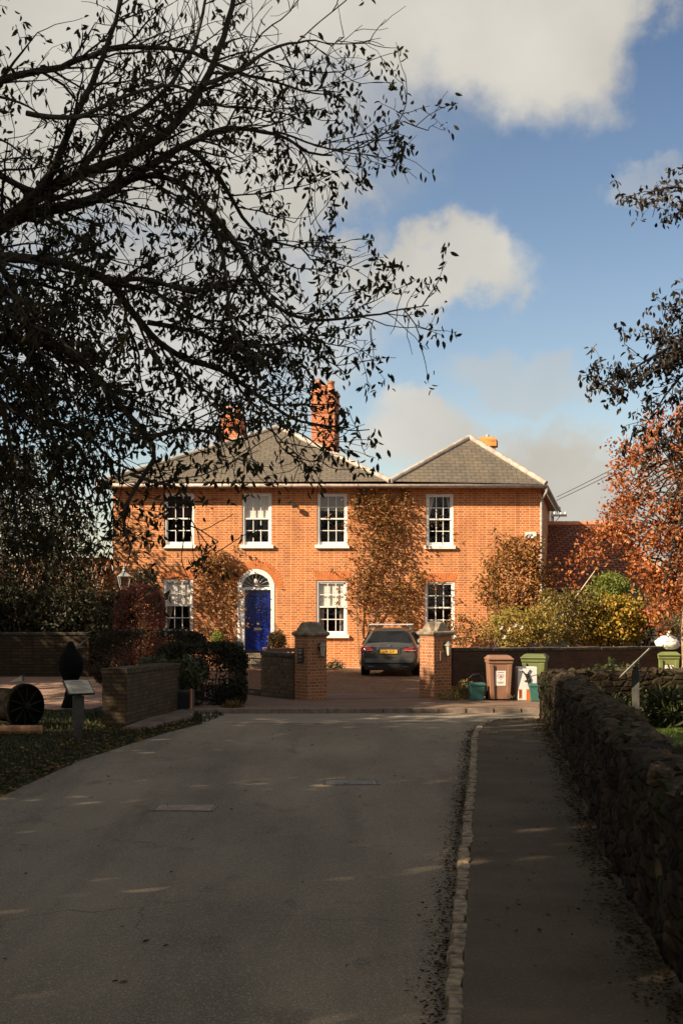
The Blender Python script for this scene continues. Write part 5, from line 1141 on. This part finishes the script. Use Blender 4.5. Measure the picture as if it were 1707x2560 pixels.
limbs = [
    LB([(-330, 760), (-120, 590), (0, 515), (110, 437), (200, 398), (330, 345), (420, 270), (480, 195), (540, 90), (580, -60)], 13.2, 12.2, .085, .018, .28),
    LB([(-60, 560), (60, 492), (170, 470), (260, 430), (340, 385), (430, 330), (560, 290), (700, 305), (800, 345), (870, 350)], 13.2, 14.2, .065, .010, .5),
    LB([(20, 500), (90, 430), (140, 340), (200, 210), (260, 70), (300, -80)], 13.1, 12.0, .04, .014, .35),
    LB([(-150, 330), (-40, 380), (60, 430), (110, 437)], 12.6, 13.1, .03, .03, .3),
    LB([(-80, 590), (100, 600), (200, 625), (260, 655), (320, 730), (380, 790), (470, 830), (560, 850), (680, 905), (800, 955), (940, 970)], 12.8, 13.6, .05, .008, .7),
    LB([(-200, 720), (-40, 770), (120, 790), (210, 860), (290, 950), (335, 1000), (348, 1050), (310, 1110), (275, 1180), (290, 1250)], 13.0, 12.6, .055, .012, .9),
    LB([(260, 430), (340, 400), (420, 430), (500, 490), (540, 600), (560, 720), (600, 800)], 13.4, 12.2, .03, .008, .75),
    LB([(420, 330), (520, 400), (600, 500), (680, 555), (780, 570), (810, 600)], 13.8, 14.6, .028, .007, .8),
    LB([(500, 480), (600, 580), (680, 690), (800, 735), (980, 730), (1150, 705)], 12.6, 13.8, .026, .005, .8),
    LB([(-200, 250), (0, 180), (120, 150), (260, 105), (420, 110), (560, 150), (700, 180), (840, 210)], 13.4, 13.0, .045, .007, .35),
    LB([(480, 195), (590, 160), (680, 115), (760, 100), (820, 95), (870, 110)], 12.4, 13.2, .022, .005, .35),
    LB([(340, 740), (450, 760), (560, 790), (700, 790), (800, 780), (860, 790)], 13.0, 14.0, .025, .006, .9),
    LB([(348, 1000), (420, 985), (500, 990), (570, 1010), (640, 1000)], 12.7, 13.4, .022, .006, .6),
    LB([(700, 305), (860, 350), (960, 345), (1030, 310), (1080, 290)], 14.0, 14.2, .012, .004, .7),
    LB([(-150, 520), (0, 620), (60, 760), (100, 900), (140, 1040), (180, 1130)], 13.6, 13.0, .04, .010, 1.),
    LB([(-200, 600), (-60, 760), (10, 930), (50, 1080), (90, 1180)], 12.4, 12.6, .04, .010, 1.),
    LB([(-260, 500), (-100, 640), (20, 720), (130, 760), (200, 820)], 12.2, 11.8, .035, .010, 1.),
    LB([(300, 1090), (360, 1110), (410, 1120), (450, 1160), (450, 1210)], 12.6, 12.9, .016, .005, .7),
    LB([(560, 850), (620, 915), (680, 960), (710, 1010), (740, 1040)], 13.4, 13.6, .015, .004, .45),
    LB([(240, 650), (330, 640), (430, 670), (520, 650), (620, 640), (700, 660)], 12.9, 12.2, .026, .006, .75),
    LB([(180, 400), (260, 300), (360, 230), (440, 130), (480, 20), (500, -80)], 13.0, 13.8, .03, .010, .25),
    LB([(60, 260), (180, 270), (300, 220), (400, 200), (520, 240), (640, 250), (760, 265)], 12.0, 13.0, .024, .006, .45),
    LB([(-40, 900), (60, 960), (180, 990), (260, 1060), (330, 1090)], 12.6, 12.8, .026, .008, 1.),
    LB([(-120, 560), (-20, 640), (40, 700), (90, 790), (150, 860), (200, 960)], 12.4, 12.0, .03, .008, 1.),
    LB([(-200, 700), (-80, 850), (-20, 980), (20, 1100), (40, 1230), (60, 1300)], 13.6, 13.6, .03, .008, 1.),
    LB([(-160, 640), (-40, 690), (50, 650), (130, 660), (210, 700), (280, 760)], 13.8, 13.0, .03, .007, 1.),
    LB([(-120, 780), (0, 830), (80, 930), (150, 990), (220, 1100), (240, 1190)], 13.4, 13.0, .03, .007, 1.),
    LB([(260, 655), (360, 680), (450, 730), (540, 740), (640, 720), (720, 730)], 12.9, 13.6, .018, .005, .9),
    LB([(380, 790), (430, 860), (500, 900), (560, 950), (610, 970)], 13.0, 12.6, .016, .005, .9),
    LB([(-400, 300), (-600, 0), (-700, -300), (-650, -600)], 13.2, 13.8, .10, .02, .6),
    LB([(-300, 100), (-150, -150), (50, -300), (250, -420)], 12.8, 12.2, .06, .012, .5),
    LB([(-420, 500), (-700, 380), (-1000, 350)], 13.6, 15, .06, .012, .7),
]
trunkp = [(TB[0], TB[1], -.1), (TB[0] + .05, TB[1], 2), (TB[0] + .25, TB[1], 3.8), tuple(PD(-330, 760, 13.2))]
trunk_up = [tuple(PD(-330, 760, 13.2)), tuple(PD(-360, 500, 13.2)), tuple(PD(-400, 300, 13.2))]
limbs.append((trunk_up, .15, .1, .3)); limbs.append(([tuple(PD(-330, 760, 13.2)), tuple(PD(-200, 640, 13)), tuple(PD(-150, 520, 13.4)), tuple(PD(-200, 250, 13.4))], .1, .05, .3))
limb_tree('overhanging_tree', 'big dark spreading tree hanging over the road from the left', (TB[0], TB[1], 0), [(a, b * 1.05, c * 1.0, d) for a, b, c, d in limbs], L_tree, (.058, .102), 91, trunkp, (.15, 0, -.12), spacing=.185, len2=(.5, 1.35), leafk=7, side=(.45, 0, -.05), taper=.78)

def LS(pts, d0, d1, r0, r1, leafy):
    n = len(pts); return ([Q(x, y, d0 + (d1 - d0) * i / (n - 1)) for i, (x, y) in enumerate(pts)], r0, r1, leafy)
TB2 = (7.3, 21.5)
l2 = [LS([(2060, 640), (1950, 620), (1850, 560), (1760, 500), (1700, 478), (1650, 488), (1610, 500)], 21.5, 20.5, .05, .006, 1),
      LS([(2060, 700), (1900, 700), (1760, 740), (1690, 790), (1640, 840)], 21.5, 20.8, .05, .008, 1),
      LS([(2050, 760), (1900, 760), (1760, 820), (1680, 870), (1620, 905), (1555, 945), (1500, 970)], 21.5, 20.2, .05, .006, 1),
      LS([(2050, 800), (1880, 830), (1760, 900), (1690, 960), (1640, 1030), (1620, 1060)], 21.5, 21, .05, .007, 1),
      LS([(1850, 900), (1760, 960), (1700, 1040), (1660, 1090)], 21.2, 20.6, .03, .006, 1),
      LS([(1850, 800), (1750, 850), (1690, 890), (1640, 920), (1590, 945)], 21.2, 20.4, .03, .006, 1),
      LS([(2060, 600), (2100, 300), (2050, 50), (1980, -200)], 21.5, 21.5, .12, .03, .8), LS([(2060, 640), (2250, 480), (2400, 420)], 21.5, 22, .08, .02, .9)]
limb_tree('dark_beech_tree', 'dark leaved tree reaching in from the right edge against blue sky', (TB2[0], TB2[1], 0), l2, L_blk, (.075, .125), 95, [(TB2[0], TB2[1], -.1), (TB2[0], TB2[1], 3), Q(2060, 700, 21.5), Q(2060, 600, 21.5)], (-.1, 0, -.3), spacing=.17, len2=(.35, .8), leafk=7, twig=.32, side=(-1, 0, -.25), aspect=.5)

# unseen trees added left of the camera to shade the near road and drive
def shade_tree(label, x, y):
    t = thing('added_shade_tree', label, 'tree', (x, y, 0), rnd.uniform(0, 6), 'unseen shade trees added left of the lane'); return t
def shade_data():
    tr_ = [(0, 0, -.1), (.1, 0, 2), (0, .1, 5), (.2, 0, 9)]
    p = cat_(blob(20500, (0, 0, 8.5), (4.6, 4.4, 6.4), 101, .35), blob(5000, (0, 0, 3.6), (3.8, 3.8, 2.4), 102, .4))
    return tr_, p
tr_, pz = shade_data(); made = {}
hi = blob(16000, (0, 0, 8.5), (3.9, 4.4, 2.3), 104, .3)  # raised crowns: shade the drive and piers, let sun under to the yard
for i, (x, y, kind, sz) in enumerate([(-14.5, -9, 0, .86), (-14.2, -1.5, 0, 1.1), (-14.6, 5, 0, 1.22), (-14.0, 11.5, 0, 1.0), (-14.5, 17.4, 0, .84), (-14.7, 25.6, 1, 1.01), (-14.6, 30.6, 1, 1.0), (-15.2, 35, 1, 1), (-19.5, 39.5, 0, .52), (-20.5, 45, 0, .55)]):
    t = thing('added_shade_tree', 'unseen tree added left of the lane to cast shade', 'tree', (x, y, 0), i * 1.3 if not kind else 0, 'unseen shade trees added left of the lane'); t.scale.z = sz
    if kind not in made:
        V, Fq = tubes([(spline(tr_, .4), .3, .1)], 8); o = npmesh('trunk', V, Fq, M_bark, None, True); o.parent = t
        V, Fq = leaves(hi if kind else pz, (.20, .36), .65, (0, 0, -.3), seed=103); o2 = npmesh('crown', V, Fq, L_hdg, None); o2.parent = t; made[kind] = (o, o2)
    else:
        for q in made[kind]:
            c = q.copy(); COL.objects.link(c); c.parent = t

# ------------------------------------------------------------------ fallen leaves (uncountable)
def litter(name, pts, size, cols, seed):
    V, Fq = leaves(pts, size, .6, (0, 0, .1), 1., seed, .12); V = V.copy()
    P0 = np.repeat(np.asarray(pts), 6, axis=0); V[:, 2] = P0[:, 2] + np.abs(V[:, 2] - P0[:, 2]) * .28
    o = npmesh(name, V, Fq, leafmat(name + ' colour', cols, trans=.1, rough=.95, spec=.05)); tag(o, kind='stuff'); return o
g = np.random.default_rng(5)
kpp = kp[(kp[:, 1] > 4) & (kp[:, 1] < 28)]
i = g.integers(len(kpp), size=4200); pp = kpp[i].copy(); pp[:, 0] -= .065 + np.abs(g.normal(size=len(i))) * .085; pp[:, 1] += g.normal(size=len(i)) * .05; pp[:, 2] = .012 + g.uniform(size=len(i)) * .02
litter('gutter_leaf_litter', pp, (.02, .05), [(.026, .017, .008), (.045, .027, .012), (.10, .06, .026), (.016, .011, .006)], 6)
wp = spline([(x, y, 0) for x, y in WALLB], .02); wp = wp[(wp[:, 1] > 4) & (wp[:, 1] < 28)]
i = g.integers(len(wp), size=4200); pp = wp[i].copy(); pp[:, 0] -= .03 + np.abs(g.normal(size=len(i))) * .13; pp[:, 2] = .095 + g.uniform(size=len(i)) * .03
litter('wall_foot_litter', pp, (.025, .065), [(.03, .022, .010), (.06, .035, .016), (.11, .07, .035), (.02, .024, .008)], 7)
pp = np.stack([-4.5 - g.uniform(size=6000) ** 1.3 * 5, 9 + g.uniform(size=6000) * 19, np.full(6000, .055)], 1); lim = np.interp(pp[:, 1], [q[1] for q in ROADL], [q[0] for q in ROADL]); pp[:, 0] = lim + .1 - g.uniform(size=6000) ** 1.4 * 4.5
litter('verge_leaf_litter', pp, (.05, .10), [(.06, .045, .02), (.12, .08, .03), (.22, .14, .05), (.04, .04, .014), (.16, .08, .03)], 8)
pp = np.stack([-4 + g.uniform(size=150) * 6, 8 + g.uniform(size=150) * 20, np.full(150, .016)], 1); pp = pp[(pp[:, 0] < np.interp(pp[:, 1], [q[1] for q in KERB], [q[0] for q in KERB]) - .2)]
p2 = np.stack([np.interp(yv := 7 + g.uniform(size=150) * 20, [q[1] for q in KERB], [q[0] for q in KERB]) + .2 + g.uniform(size=150) * 1.1, yv, np.full(150, .095)], 1)
litter('scattered_fallen_leaves', np.concatenate([pp, p2]), (.03, .075), [(.03, .02, .010), (.10, .06, .03), (.22, .12, .06), (.05, .03, .015)], 9)
# grass blades
def grass(name, n, fn, h, cols, seed):
    g = np.random.default_rng(seed); p = fn(g, n); V, Fq = leaves(p, h, .10, (0, 0, 2.2), .8, seed); o = npmesh(name, V, Fq, leafmat(name + ' blades', cols, trans=.3)); tag(o, kind='stuff')
def vg(g, n):
    y = 14 + g.uniform(size=n) * 17; lim = np.interp(y, [q[1] for q in ROADL], [q[0] for q in ROADL]); return np.stack([lim - .02 - g.uniform(size=n) ** 1.2 * 5.5, y, np.zeros(n)], 1)
grass('verge_grass', 14000, vg, (.05, .12), [(.03, .04, .01), (.05, .06, .014), (.09, .09, .02), (.02, .025, .008)], 21)
grass('lawn_grass', 9000, lambda g, n: np.stack([4.6 + g.uniform(size=n) * 5, 16 + g.uniform(size=n) * 11, np.zeros(n)], 1), (.05, .10), [(.09, .14, .015), (.13, .17, .03), (.07, .10, .012)], 22)
